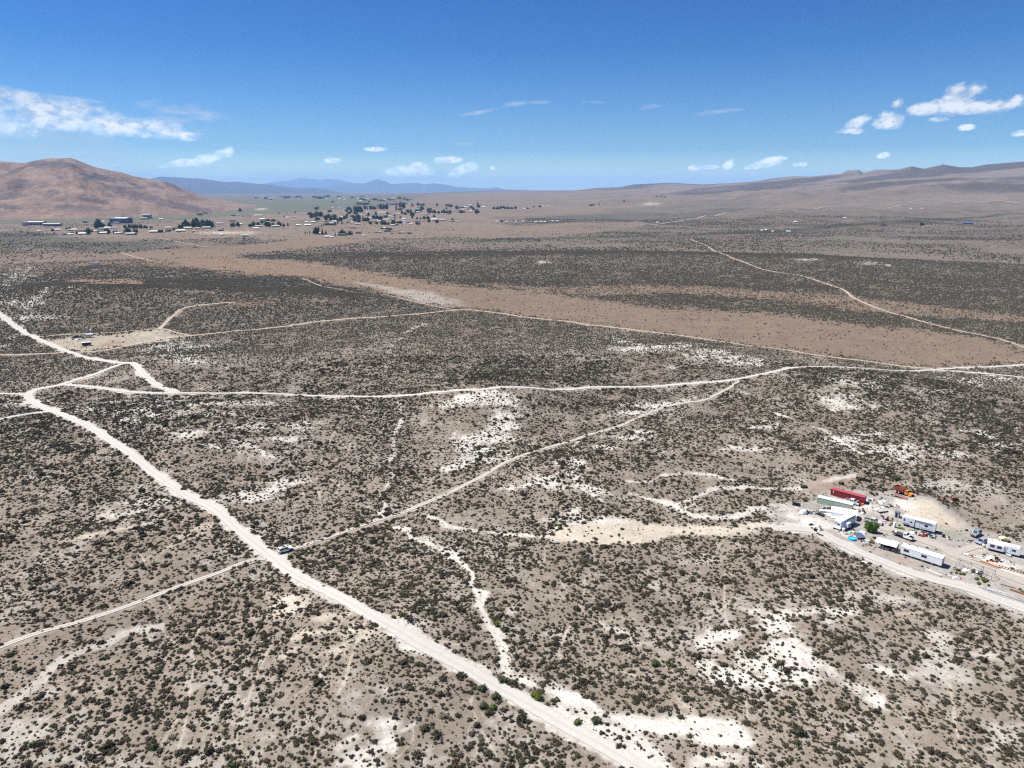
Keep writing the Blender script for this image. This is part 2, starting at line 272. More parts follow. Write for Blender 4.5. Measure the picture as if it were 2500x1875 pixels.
for e in [(1845,1493,26,11),(1905,1512,50,22,-10),(1880,1535,36,10),(1735,1575,26,34,10),(1720,1620,34,30),(1930,1592,50,34,10),(1880,1630,90,20,15),(1990,1625,70,22,30),(2070,1668,80,18,28),(2130,1705,44,14,25),(1830,1660,90,16,10),(1960,1500,70,9,-5),(2060,1500,40,10,-25),(1780,1550,60,12,-15),(1960,1665,60,14,10),(2150,1640,60,12,10)]: ell(*e, s=.93, d=.5)
for e in [(2125,1452,60,9,5),(2220,1465,50,9,10),(2060,1470,26,6),(2290,1545,34,12,-12),(2300,1560,50,20),(2360,1650,80,26,14),(2270,1600,60,20),(2480,1765,40,14,-15),(2400,1600,60,14),(1700,1365,34,9),(1600,1425,30,8),(2430,1820,60,14,-20),(1500,1540,60,9,25),(2290,1650,40,18),(1330,1545,40,9,-14),(1270,1480,30,8,-20)]: ell(*e, c=GREYW*1.05, s=.85, d=.4)
poly([(1462,1737),(1530,1737),(1606,1752),(1697,1751),(1769,1759),(1823,1788),(1863,1812),(1823,1838),(1751,1833),(1679,1806),(1600,1788),(1530,1775),(1480,1757)], WHITE, 1, .95, 1.2)
poly([(1330,1690),(1400,1702),(1462,1737),(1510,1770),(1570,1800),(1624,1846),(1650,1885),(1600,1900),(1540,1850),(1470,1790),(1390,1730)], WHITE * .97, .9, .75, 1.2)
ell(1740,1865,90,14,0,WHITE,.9,.8); ell(1660,1720,40,8,50,CREAM,.8,.7)
for W_ in ([(1030,1254),(1103,1284),(1185,1298),(1293,1307)], [(954,1289),(1057,1330),(1112,1368),(1155,1412),(1174,1477),(1204,1531),(1234,1580),(1247,1645),(1389,1701)], [(927,1261),(946,1185),(961,1071),(974,982)], [(1835,995),(1924,1021),(2010,1050),(2110,1110)]): line(W_, 7, SOIL, 0, -.45, f=5)
line([(1030,1254),(1068,1270),(1103,1284),(1144,1294),(1185,1298),(1239,1303),(1293,1307),(1334,1308)], .8, WHITE, .85, .8, f=.9)
line([(954,1289),(990,1297),(1017,1314),(1057,1330),(1090,1346),(1112,1368),(1152,1395),(1155,1412),(1150,1425),(1163,1450),(1174,1477),(1193,1504),(1204,1531),(1217,1555),(1234,1580),(1228,1601),(1236,1623),(1247,1645),(1270,1658),(1317,1687),(1389,1701),(1425,1719),(1462,1741)], .7, WHITE, .9, .85, f=.8)
line([(1085,1343),(1110,1360),(1135,1380)], 1.3, WHITE, .7, .5, f=1.5); line([(1165,1440),(1185,1450),(1175,1475)], 1.2, WHITE); line([(1195,1520),(1225,1560),(1238,1600)], 1.2, WHITE, .6, .5, f=1.6)
line([(1038,1316),(1070,1325),(1100,1345)], 1.4, WHITE, .5, .4, f=2); line([(1250,1640),(1320,1680),(1400,1740),(1480,1800)], 1.6, WHITE, .6, .4, f=2.4)
line([(927,1261),(939,1229),(927,1213),(946,1185),(958,1153),(945,1128),(961,1109),(961,1071),(972,1040),(980,1027),(974,982)], .5, WHITE, .7, .6, f=.9)
line([(960,870),(950,850),(975,830),(1010,800),(1040,790)], 2.0, GREYW, .6, .3)
for L, w in [([(1527,1178),(1570,1176),(1600,1168),(1624,1158),(1679,1155),(1733,1158),(1790,1172)], 1.2), ([(1538,1207),(1570,1214),(1606,1221),(1642,1229),(1679,1221),(1708,1203),(1751,1192),(1823,1192),(1896,1196),(1960,1190),(2050,1165),(2085,1157)], 1.6),
             ([(1606,1222),(1650,1240),(1679,1258),(1733,1263),(1787,1258),(1841,1243),(1900,1236),(1960,1240)], 2.0), ([(1835,995),(1880,1005),(1924,1021),(1960,1035),(2010,1050),(2060,1085),(2110,1110)], 1.2),
             ([(1430,1060),(1415,1075),(1395,1090)], .6), ([(1330,1300),(1440,1262),(1480,1230),(1420,1190),(1400,1150)], .8)]: line(L, w * .55, WHITE * .95, .85, .8, f=.9)
ell(1650,1232,44,9,12,WHITE,.9,.6)
for L in [[(662,1575),(633,1633),(615,1683),(597,1734),(579,1806),(568,1864)],[(474,1622),(467,1662),(459,1727),(452,1756),(439,1813),(420,1864)],[(452,1740),(430,1760),(416,1781),(394,1821),(391,1871)],[(231,1615),(206,1654),(184,1687),(145,1730),(98,1770),(22,1857)],
          [(499,1517),(477,1553),(470,1582),(474,1622)],[(898,1509),(880,1542),(854,1618),(844,1657),(815,1712),(793,1759),(782,1806),(764,1867)],[(1361,1406),(1375,1430),(1385,1452)],[(1426,1414),(1423,1460),(1402,1506),(1383,1547),(1366,1585),(1369,1612)],
          [(1255,1477),(1225,1510)],[(1771,1391),(1769,1472),(1779,1533)],[(1700,1520),(1750,1500),(1779,1470)],[(1820,1716),(1828,1781)],[(2312,1635),(2324,1696),(2332,1777),(2353,1830)],[(2088,1472),(2092,1520)],[(360,1464),(375,1480),(400,1545),(440,1580)],[(410,1470),(430,1520),(470,1570)],
          [(585,1200),(596,1150),(612,1105),(640,1085)],[(745,1155),(760,1125),(790,1095),(815,1060),(830,1030)],[(745,1155),(775,1195),(782,1240),(750,1270)],[(760,1118),(800,1125),(840,1118),(855,1090),(840,1060)],[(820,1210),(828,1180),(805,1170),(760,1168)],[(740,1175),(740,1210)],
          [(225,1690),(310,1675)],[(205,1480),(230,1470)],[(970,1850),(1010,1800),(1000,1760)],[(1030,1640),(1170,1640),(1270,1700)],[(1160,1755),(1180,1790),(1215,1850)],[(1165,1755),(1150,1720),(1155,1690)],[(500,1300),(430,1330),(340,1350),(300,1360)],[(340,1350),(355,1380),(350,1400)],
          [(1335,1310),(1325,1370),(1300,1390)],[(1440,1263),(1460,1220),(1490,1210)],[(2188,1500),(2300,1490)],[(1520,1640),(1560,1655)],[(380,1370),(400,1345)],[(720,1700),(770,1660),(800,1620)],[(0,1290),(60,1280),(110,1260)],[(1210,1560),(1130,1575),(1060,1560)],[(860,960),(870,990),(900,1030)],[(340,870),(360,850),(400,845)]]:
    line(L, .13, CREAM, .62, .95, f=.26)
line([(380,1535),(318,1546),(271,1568),(217,1586),(163,1607),(108,1654),(54,1698),(0,1738)], 1.8, GREYW * 1.1, .8, .6)
line([(210,1306),(300,1290),(400,1270)], .6, CREAM); ell(225,1306,46,7,-10,CREAM,.9,.9); ell(485,1290,46,9,-14,CREAM*.9,.8,.85); ell(250,1260,30,5,-10,CREAM,.6,.7)
ell(700,1340,30,7,-20,CREAM*.9,.6,.6)
# the yard on the right
poly([(1880,1240),(1960,1222),(2020,1210),(2060,1190),(2120,1198),(2200,1200),(2260,1208),(2330,1240),(2400,1290),(2500,1318),(2620,1340),(2620,1560),(2500,1506),(2400,1470),(2280,1432),(2160,1392),(2060,1350),(1990,1312),(1900,1296)], np.array((.47,.43,.395)), .85, .88, 2.0)
poly([(1960,1180),(2060,1150),(2110,1160),(2060,1200),(1990,1205)], np.array((.36,.27,.22)), .8, .9, 2)
poly([(2206,1240),(2226,1214),(2271,1219),(2319,1247),(2369,1282),(2349,1294),(2285,1282),(2200,1256)], CREAM * 1.04, .9, .98, 2.6)
for e in [(1960,1255,80,16,12),(2000,1275,60,12,14),(2130,1240,70,14,16),(2060,1300,60,9,18),(2200,1235,30,12,10),(2440,1375,60,8,16),(2400,1330,40,5,12),(2050,1165,30,5,-14),(2460,1395,50,6,14),(1930,1280,50,10,6)]: ell(*e, s=.8, d=.6)
ell(2297,1276,26,5,14,ORANGE*1.6,.5,.1); ell(2330,1300,40,9,10,GREEN*1.5,.5,0); ell(2240,1192,60,9,12,GREYW,.6,.2); ell(2350,1200,90,14,12,GREYW,.7,.5); ell(2440,1235,70,12,12,np.array((.36,.29,.24)),.8,.8); ell(2200,1362,40,5,18,ORANGE*1.5,.5,.2)
ell(2300,1180,70,10,5,GREYW*.85,.8,.6); ell(2420,1190,60,14,5,GREYW*.9,.6,.5)
for nm, w, kd, P in ROADXY:
    if kd in ('main', 'yard'): line(P, w * .5 + .35, WHITE, .75, 1.0, True, .9)
    elif kd in ('tan', 'drive'): line(P, w * .5 + .25, CREAM, .55, 1.0, True, .8)
    elif kd == 'two': line(P, w * .5, CREAM * .85, .4, 1.0, True, .8)
    else: line(P, w * .5, FTAN, .5, 1.0, True, 3.0)
line(hits([(2389,1434),(2500,1469)]), 1.5, GREYW, .4, 1, True)

def paint(x, y):
    """soil colour (n,3) and scrub density (n,) at points of the plain"""
    n = len(x); r = np.hypot(x, y)
    k = sst(350, 1300, r)
    w1 = fbm(x / 9, y / 9, 31, 3) - .5; w2 = fbm(x / 9, y / 9, 37, 3) - .5; w3 = fbm(x / 90, y / 90, 41, 3) - .5; w4 = fbm(x / 90, y / 90, 43, 3) - .5
    xw = x + 5 * w1 * (1 - k) + 46 * w3 * k; yw = y + 5 * w2 * (1 - k) + 60 * w4 * k
    mott = fbm(x / 7, y / 7, 51, 3); mot2 = fbm(x / 2.2, y / 2.2, 52, 3); big = fbm(x / 45, y / 45, 53, 3); wide = fbm(x / 260, y / 260, 57, 3)
    c = SOIL[None] * (0.74 + .30 * big[:, None] + .22 * mott[:, None])
    pal2 = (sst(.50, .74, mot2) * sst(.35, .6, mott) * .42 * (1 - sst(420, 800, r)))[:, None]; c = c + (GREYW - c) * pal2
    red = sst(.45, .75, fbm(x / 30, y / 30, 61, 2))[:, None]; c = c * (1 - .25 * red) + .25 * red * np.array((.27, .205, .17))
    pale = (sst(.50, .70, fbm(x / 16 + 7, y / 16, 63, 5)) * sst(.3, .62, mot2) * .50 * (1 - sst(450, 900, r)))[:, None]; c = c + (GREYW - c) * pale
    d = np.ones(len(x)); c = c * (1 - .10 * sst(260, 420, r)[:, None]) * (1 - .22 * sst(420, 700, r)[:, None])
    d = .78 + .5 * (big - .5) + .35 * (wide - .5) + .22 * sst(250, 420, r); d = (d + .12 * sst(380, 620, r) - .18 * pale[:, 0]) * (1 - .35 * sst(1500, 2400, r))
    hi = sst(3600, 5200, r) * sst(.0, .14, np.arctan2(x, y)); dp = sst(.42, .62, fbm(x / 1100, y / 600, 59, 6))
    hc_ = np.array((.262,.207,.178))[None] * (1.06 - .55 * dp[:, None]); c = c + (hc_ - c) * hi[:, None]; d = d * (1 - hi) + hi * (.12 + .5 * dp)
    for L in LAYERS:
        kd = L[0]
        if kd == 'e':
            _, C, a, b, cc, s, dc = L
            ex = 1.9 * (abs(a[0]) + abs(b[0])); ey = 1.9 * (abs(a[1]) + abs(b[1]))
            i = np.where((abs(xw - C[0]) < ex) & (abs(yw - C[1]) < ey))[0]
            if not len(i): continue
            det = a[0] * b[1] - a[1] * b[0]; X = xw[i] - C[0]; Y = yw[i] - C[1]
            u = (X * b[1] - Y * b[0]) / det; v = (-X * a[1] + Y * a[0]) / det
            m = sst(-.25, 1.15, 1.32 - np.sqrt(u * u + v * v) + 1.5 * (mott[i] - .5) + 1.3 * (mot2[i] - .5))
        elif kd == 'p':
            _, P, f, _, cc, s, dc = L
            i = np.where((xw > P[:, 0].min() - f) & (xw < P[:, 0].max() + f) & (yw > P[:, 1].min() - f) & (yw < P[:, 1].max() + f))[0]
            if not len(i): continue
            X = xw[i]; Y = yw[i]; ins = np.zeros(len(i), bool); dm = np.full(len(i), 1e9)
            for q in range(len(P)):
                p0 = P[q]; p1 = P[(q + 1) % len(P)]; e = p1 - p0
                if abs(e[1]) > 1e-9:
                    cr = ((p0[1] > Y) != (p1[1] > Y)) & (X < e[0] * (Y - p0[1]) / e[1] + p0[0]); ins ^= cr
                t = np.clip(((X - p0[0]) * e[0] + (Y - p0[1]) * e[1]) / (e @ e + 1e-9), 0, 1)
                dm = np.minimum(dm, (X - p0[0] - t * e[0])**2 + (Y - p0[1] - t * e[1])**2)
            m = sst(-f, f, np.where(ins, 1, -1) * np.sqrt(dm) + f * 1.6 * (mott[i] - .5))
        else:
            _, P, w, f, cc, s, dc = L
            g = w + f + 1
            sl = w1 if w < 3 else w3 * 0; XX = x + w1 * 5 * min(w, 1.); YY = y + w2 * 5 * min(w, 1.)
            i = np.where((XX > P[:, 0].min() - g) & (XX < P[:, 0].max() + g) & (YY > P[:, 1].min() - g) & (YY < P[:, 1].max() + g))[0]
            if not len(i): continue
            X = XX[i]; Y = YY[i]; dm = np.full(len(i), 1e9)
            for q in range(len(P) - 1):
                p0 = P[q]; p1 = P[q + 1]; e = p1 - p0; lo = np.minimum(p0, p1) - g; hi = np.maximum(p0, p1) + g
                j = np.where((X > lo[0]) & (X < hi[0]) & (Y > lo[1]) & (Y < hi[1]))[0]
                if not len(j): continue
                t = np.clip(((X[j] - p0[0]) * e[0] + (Y[j] - p0[1]) * e[1]) / (e @ e + 1e-9), 0, 1)
                dm[j] = np.minimum(dm[j], (X[j] - p0[0] - t * e[0])**2 + (Y[j] - p0[1] - t * e[1])**2)
            m = 1 - sst(w - f * .3, w + f, np.sqrt(dm) - (mott[i] - .5) * f * 2 - (mot2[i] - .5) * f * 2)
        ms = (m * s)[:, None]
        dc = dc * .72 if (kd == 'e' and dc > 0) else dc
        c[i] = c[i] * (1 - ms) + cc[None] * (.9 + .2 * mott[i][:, None]) * ms
        d[i] = d[i] * (1 - m * dc)
    return np.clip(c * .63, .01, .6), np.clip(d, 0, 1.3)
# ------------------------------------------------------------------ helpers for objects and materials
def link(o, parent=None):
    col.objects.link(o)
    if parent is not None: o.parent = parent
    return o
def tag(o, label=None, cat=None, group=None, kind=None):
    if label: o['label'] = label
    if cat: o['category'] = cat
    if group: o['group'] = group
    if kind: o['kind'] = kind
    return o
def np_mesh(name, V, Fc, smooth=False):
    """mesh from numpy arrays; Fc (n,3) or (n,4)"""
    me = bpy.data.meshes.new(name); V = np.asarray(V, np.float32); Fc = np.asarray(Fc, np.int32); n, k = Fc.shape
    me.vertices.add(len(V)); me.vertices.foreach_set('co', V.ravel())
    me.loops.add(n * k); me.loops.foreach_set('vertex_index', Fc.ravel())
    me.polygons.add(n); me.polygons.foreach_set('loop_start', np.arange(0, n * k, k, dtype=np.int32)); me.polygons.foreach_set('loop_total', np.full(n, k, np.int32))
    if smooth: me.polygons.foreach_set('use_smooth', np.ones(n, bool))
    me.update(calc_edges=True); return me
def fattr(me, name, v):
    a = me.attributes.new(name, 'FLOAT', 'POINT'); a.data.foreach_set('value', np.asarray(v, np.float32).ravel())
def cattr(me, name, c):
    a = me.attributes.new(name, 'FLOAT_COLOR', 'POINT'); c4 = np.ones((len(c), 4), np.float32); c4[:, :3] = c; a.data.foreach_set('color', c4.ravel())
def mat_base(name, rough=.9):
    m = bpy.data.materials.new(name); m.use_nodes = True; nt = NT(m.node_tree)
    b = nt.n['Principled BSDF']; b.inputs['Roughness'].default_value = rough; b.inputs['Specular IOR Level'].default_value = .25
    return m, nt, b
_mats = {}
def mt(name, c, rough=.6, metal=0.0, var=.18, scale=1.5, dirt=None, spec=.4):
    """plain painted or raw surface with uneven fading and dirt of its own"""
    if name in _mats: return _mats[name]
    m, nt, b = mat_base(name, rough); tc = nt.new('ShaderNodeTexCoord').outputs['Object']
    n = nt.noise(tc, scale, 5, .6); dk = tuple(v * (1 - var) for v in c); lt = tuple(min(1, v * (1 + var * .5)) for v in c)
    cc = nt.mix(nt.ramp(n, .3, .7), dk, lt)
    if dirt:
        n2 = nt.noise(tc, scale * 2.7, 4, .7); cc = nt.mix(nt.ramp(n2, .52, .72, 0, .7), cc, dirt)
    nt.l.new(cc, b.inputs['Base Color']); b.inputs['Metallic'].default_value = metal; b.inputs['Specular IOR Level'].default_value = spec
    _mats[name] = m; return m
def attr(nt, name, out='Color'):
    a = nt.new('ShaderNodeAttribute'); a.attribute_name = name; return a.outputs[out]

def ground_material(name, near_sc=True):
    m, nt, b = mat_base(name, .95); b.inputs['Specular IOR Level'].default_value = .05
    geo = nt.new('ShaderNodeNewGeometry'); pos = geo.outputs['Position']
    flat = nt.new('ShaderNodeVectorMath', operation='MULTIPLY'); nt.l.new(pos, flat.inputs[0]); flat.inputs[1].default_value = (1, 1, 0); P = flat.outputs[0]
    c = attr(nt, 'soil'); far = attr(nt, 'far', 'Fac'); scr = attr(nt, 'scrub', 'Fac')
    fine = nt.noise(P, 2.2, 6, .7); mid = nt.noise(P, .30, 5, .65); lrg = nt.noise(P, .035, 4, .6)
    f = nt.m('MULTIPLY_ADD', nt.ramp(fine, .25, .75, 0, 1, False), .50, .74)
    f = nt.m('MULTIPLY', f, nt.m('MULTIPLY_ADD', nt.ramp(mid, .25, .75, 0, 1, False), .40, .80))
    f = nt.m('MULTIPLY', f, nt.m('MULTIPLY_ADD', nt.ramp(lrg, .3, .7, 0, 1, False), .20, .90))
    cm = nt.new('ShaderNodeVectorMath', operation='SCALE'); nt.l.new(c, cm.inputs[0]); nt.l.new(f, cm.inputs['Scale']); c = cm.outputs[0]
    m1 = nt.noise(P, .95, 3, .6); c = nt.mix(nt.ramp(m1, .54, .66, 0, .42), c, (0.1009, 0.0836, 0.0672)); c = nt.mix(nt.ramp(nt.noise(P, .7, 4, .7), .60, .70, 0, .5), c, (0.3362, 0.3059, 0.2624))
    # litter, stones and dead tufts between the shrubs
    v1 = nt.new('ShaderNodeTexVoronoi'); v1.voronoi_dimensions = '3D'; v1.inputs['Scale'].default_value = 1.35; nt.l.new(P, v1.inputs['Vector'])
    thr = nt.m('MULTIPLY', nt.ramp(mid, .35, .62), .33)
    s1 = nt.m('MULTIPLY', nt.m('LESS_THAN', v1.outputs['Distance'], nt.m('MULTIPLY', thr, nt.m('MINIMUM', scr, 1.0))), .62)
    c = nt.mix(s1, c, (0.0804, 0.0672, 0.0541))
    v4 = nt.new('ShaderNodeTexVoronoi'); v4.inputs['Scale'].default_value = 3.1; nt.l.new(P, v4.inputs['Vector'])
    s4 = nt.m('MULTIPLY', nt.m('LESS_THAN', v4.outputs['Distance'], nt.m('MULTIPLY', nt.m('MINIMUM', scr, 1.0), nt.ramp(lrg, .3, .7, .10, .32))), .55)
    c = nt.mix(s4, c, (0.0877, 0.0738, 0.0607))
    # cover too far off to be single shrubs: clumps at two sizes
    v2 = nt.new('ShaderNodeTexVoronoi'); v2.inputs['Scale'].default_value = .22; nt.l.new(P, v2.inputs['Vector'])
    v3 = nt.new('ShaderNodeTexVoronoi'); v3.inputs['Scale'].default_value = .045; nt.l.new(P, v3.inputs['Vector'])
    bigm = nt.noise(P, .011, 5, .62)
    dens = nt.m('MULTIPLY', nt.m('MULTIPLY', scr, far), nt.ramp(bigm, .28, .66, .45, 1.15))
    a2 = nt.ramp(v2.outputs['Distance'], nt.m('MULTIPLY', dens, .62), nt.m('MULTIPLY_ADD', dens, .62, .22), 1, 0)
    a3 = nt.ramp(v3.outputs['Distance'], nt.m('MULTIPLY', dens, .55), nt.m('MULTIPLY_ADD', dens, .55, .30), 1, 0)
    cover = nt.m('MULTIPLY', nt.m('MULTIPLY_ADD', a3, .45, nt.m('MULTIPLY', a2, .55)), nt.m('MINIMUM', dens, 1.0), clamp=True)
    tint = nt.mix(nt.ramp(nt.noise(P, .006, 3), .4, .6), (0.0418, 0.0402, 0.0312), (0.0574, 0.0484, 0.0394))
    c = nt.mix(nt.m('MULTIPLY', cover, .85), c, tint)
    vast = nt.noise(P, .0025, 6, .7); c = nt.mix(nt.m('MULTIPLY', nt.ramp(vast, .48, .66), nt.m('MULTIPLY', far, .35)), c, (0.0672, 0.0549, 0.0500))
    nt.l.new(c, b.inputs['Base Color'])
    bump = nt.new('ShaderNodeBump'); bump.inputs['Strength'].default_value = .35; bump.inputs['Distance'].default_value = .35
    nt.l.new(nt.m('ADD', nt.m('MULTIPLY', fine, .35), mid), bump.inputs['Height'])
    b2 = nt.new('ShaderNodeBump'); b2.inputs['Distance'].default_value = 45; nt.l.new(nt.m('MULTIPLY', far, attr(nt, 'slope', 'Fac')), b2.inputs['Strength']); nt.l.new(nt.noise(P, .0042, 7, .62, .5), b2.inputs['Height']); nt.l.new(bump.outputs[0], b2.inputs['Normal']); nt.l.new(b2.outputs[0], b.inputs['Normal'])
    return m

# ------------------------------------------------------------------ the ground: one sheet out to the horizon
rr = [1.0, 12, 25, 40, 55, 68, 78, 86]
while rr[-1] < 62000:
    r = rr[-1]; k = min(3.0 * r / (F * HC), .0078) if r < 9000 else .012
    if r > 15000: k = .03
    rr.append(r * (1 + max(k, .0016)))
rr = np.array(rr); A_IN = R(48)
az = np.concatenate([np.linspace(-math.pi, -A_IN, 60, endpoint=False), np.linspace(-A_IN, A_IN, 1190), np.linspace(A_IN, math.pi, 60, endpoint=False)[1:]])
NA, NR = len(az), len(rr); print('ground grid', NA, NR)
AZ, RRg = np.meshgrid(az, rr); gx = (np.sin(AZ) * RRg).ravel(); gy = (np.cos(AZ) * RRg).ravel()
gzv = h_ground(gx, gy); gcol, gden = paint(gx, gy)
i0 = (np.arange(NR - 1)[:, None] * NA + np.arange(NA)[None, :]); nx = (np.arange(NR - 1)[:, None] * NA + (np.arange(NA)[None, :] + 1) % NA)
FA = np.stack([i0.ravel(), nx.ravel(), (nx + NA).ravel(), (i0 + NA).ravel()], 1)[:, ::-1]
me = np_mesh('ground', np.stack([gx, gy, gzv], 1), FA[:, ::-1] if False else FA, True)
gr = np.hypot(gx, gy)
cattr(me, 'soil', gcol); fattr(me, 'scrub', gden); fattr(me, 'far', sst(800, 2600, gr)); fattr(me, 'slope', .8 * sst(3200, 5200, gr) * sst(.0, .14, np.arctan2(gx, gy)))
me.materials.append(ground_material('sagebrush_plain_soil')); ground = link(bpy.data.objects.new('ground', me)); tag(ground, kind='structure')
if me.polygons[NA * 20].normal.z < 0: me.flip_normals()

# ------------------------------------------------------------------ hills and mountains: height fields with their own depth
def hill(name, sil, r0, rc, r1, nrow, matl, rug=.12, seed=3, base=None, colorf=None, step=.0016, ridge=10.0, pw=.85):
    S = np.array(sil, float); a_, e_ = azel(S[:, 0], S[:, 1])
    aa = np.arange(a_.min(), a_.max(), step); ee = np.interp(aa, a_, e_)
    edge = sst(0, .05, aa - aa[0] + (.2 if sil[0][0] < -300 else 0)) * sst(0, .02, aa[-1] - aa)
    t = np.linspace(0, 1, nrow); A, T = np.meshgrid(aa, t); E = np.broadcast_to(ee, A.shape); ED = np.broadcast_to(edge, A.shape)
    tc = .62
    rcl = rc * (1 + .0 * A)
    RR_ = np.where(T < tc, r0 + (rcl - r0) * (T / tc), rcl + (r1 - rcl) * ((T - tc) / (1 - tc)))
    up = np.clip(T / tc, 0, 1); dn = np.clip((T - tc) / (1 - tc), 0, 1)
    X = np.sin(A) * RR_; Y = np.cos(A) * RR_
    crest = HC + np.tan(E) * rc + 30
    gul = np.abs(fbm(A * ridge * 6, up * 2.2 + 3, seed, 4) - .5) * 2
    gul2 = fbm(X / (rc * .05), Y / (rc * .05), seed + 5, 5) - .5
    p = up**pw * (1 - dn)**1.2
    z = -30 + crest * p + crest * rug * (gul * .30 - .1 + gul2 * 1.5) * 4 * up * (1 - up) * (dn == 0)
    z = np.minimum(z, (HC + np.tan(E) * RR_) * np.where(up < 1, .985, 1)) if True else z
    V = np.stack([X.ravel(), Y.ravel(), z.ravel()], 1); n, m_ = A.shape
    i = (np.arange(n - 1)[:, None] * m_ + np.arange(m_ - 1)[None]); Fq = np.stack([i.ravel(), (i + m_).ravel(), (i + m_ + 1).ravel(), (i + 1).ravel()], 1)[:, ::-1]
    me = np_mesh(name, V, Fq, True)
    if colorf is not None: cattr(me, 'soil', colorf(A.ravel(), np.arctan2(z.ravel() - HC, RR_.ravel()), X.ravel(), Y.ravel()))
    me.materials.append(matl)
    if me.polygons[len(me.polygons) // 3].normal.z < 0: me.flip_normals()
    return tag(link(bpy.data.objects.new(name, me)), kind='structure')
def hill_mat(name, a, b_, c_, sc=.004, use_attr=False):
    m, nt, b = mat_base(name, .95); b.inputs['Specular IOR Level'].default_value = .05
    pos = nt.new('ShaderNodeNewGeometry').outputs['Position']
    n1 = nt.noise(pos, sc, 6, .62, .4); n2 = nt.noise(pos, sc * 6, 5, .65)
    base = attr(nt, 'soil') if use_attr else nt.mix(nt.ramp(n1, .38, .62), a, b_)
    if use_attr: base = nt.mix(nt.ramp(n1, .42, .60, 0, .45), base, b_)
    c = nt.mix(nt.ramp(n2, .52, .70, 0, .55), base, c_)
    nt.l.new(c, b.inputs['Base Color'])
    bump = nt.new('ShaderNodeBump'); bump.inputs['Strength'].default_value = .75; bump.inputs['Distance'].default_value = 34
    nt.l.new(nt.noise(pos, sc * 3, 6, .65), bump.inputs['Height']); nt.l.new(bump.outputs[0], b.inputs['Normal'])
    return m
ROCKS = [(120,400,30,5,-4),(92,405,16,5,0),(150,402,14,7,0),(175,405,12,5,0),(232,432,28,6,-10),(262,436,22,6,-8),(300,438,14,5,0),(215,436,10,6,0),(410,448,14,4,-30),(430,458,10,3,-30),(385,455,14,4,-20),(340,478,50,7,-14),(390,492,50,6,-16),(440,505,50,6,-14),(290,458,30,4,-5),(45,452,18,10,0),(125,474,14,6,30),(148,433,6,3,0),(20,505,26,4,-10),(200,508,40,5,-4),(470,508,40,5,-10),(50,412,30,3,25),(320,447,24,3,-25),(20,480,26,6,10),(230,490,30,4,-10)]
def hillcol(A, E, X, Y):
    c = np.tile(np.array((0.2280, 0.1600, 0.1264)), (len(A), 1)) * (.88 + .24 * fbm(X / 260, Y / 260, 71, 4)[:, None])
    c = c * (1 - .22 * sst(.45, .7, fbm(A * 90, E * 260, 73, 4)))[:, None]
    nz = fbm(A * 160, E * 420, 77, 4)
    for px, py, rx, ry, an in ROCKS:
        a0, e0 = azel(px, py); sx = .00058; ca, sa = math.cos(R(an)), math.sin(R(an)); u = (A - a0) / sx; v = (E - e0) / sx
        d = np.hypot((u * ca + v * sa) / rx, (-u * sa + v * ca) / ry); m = sst(0, .4, 1.25 - d + 1.5 * (nz - .5))[:, None] * .75
        c = c * (1 - m) + np.array((.085, .070, .078)) * m
    return c
hill('hill', [(-900,430),(-600,405),(-300,398),(-100,394),(0,392),(28,395),(59,397),(85,391),(107,387),(121,385),(144,386),(170,384),(184,388),(203,396),(232,407),(268,415),(297,420),(325,429),(362,436),(404,443),(424,450),(452,463),(480,474),(509,482),(560,492),(620,500),(700,508)],
     3300, 5600, 7600, 300, hill_mat('dry_hill_grass', (0.2112, 0.1536, 0.1216), (0.1536, 0.1120, 0.0960), (0.0960, 0.0800, 0.0768), .004, True), .17, 3, colorf=hillcol, step=.0009, ridge=7, pw=.8)
hill('mountain_range', [(150,462),(250,452),(330,443),(367,436),(387,431),(429,432),(494,436),(520,440),(551,444),(579,443),(625,448),(660,450),(713,458),(740,460),(764,458),(790,461),(820,468),(860,472),(920,478)],
     20500, 26000, 31000, 90, hill_mat('dark_ridge_rock', (0.0768, 0.0640, 0.0672), (0.0576, 0.0512, 0.0576), (0.0576, 0.0544, 0.0576), .0022), .20, 9, step=.0008, ridge=8)
hill('mountain_range', [(700,474),(740,466),(781,458),(815,451),(854,447),(891,447),(905,442),(913,439),(922,437),(930,439),(939,442),(956,449),(984,447),(1018,446),(1035,450),(1058,447),(1092,451),(1114,456),(1165,459),(1193,460),(1210,457),(1232,462),(1297,464),(1330,468),(1420,472)],
     36000, 42000, 47000, 70, hill_mat('blue_range_rock', (0.0704, 0.0640, 0.0704), (0.0576, 0.0544, 0.0640), (0.0576, 0.0544, 0.0640), .0012), .20, 15, step=.0007, ridge=8)
hill('mountain_range', [(440,462),(500,450),(520,440),(560,446),(600,455),(642,448),(682,442),(713,440),(725,436),(736,434),(758,436),(781,439),(803,436),(840,441),(866,447),(920,455),(1000,464)],
     52000, 57000, 61000, 50, hill_mat('farthest_range_rock', (0.0704, 0.0640, 0.0736), (0.0576, 0.0544, 0.0640), (0.0576, 0.0544, 0.0640), .001), .2, 27, step=.0007, ridge=8)

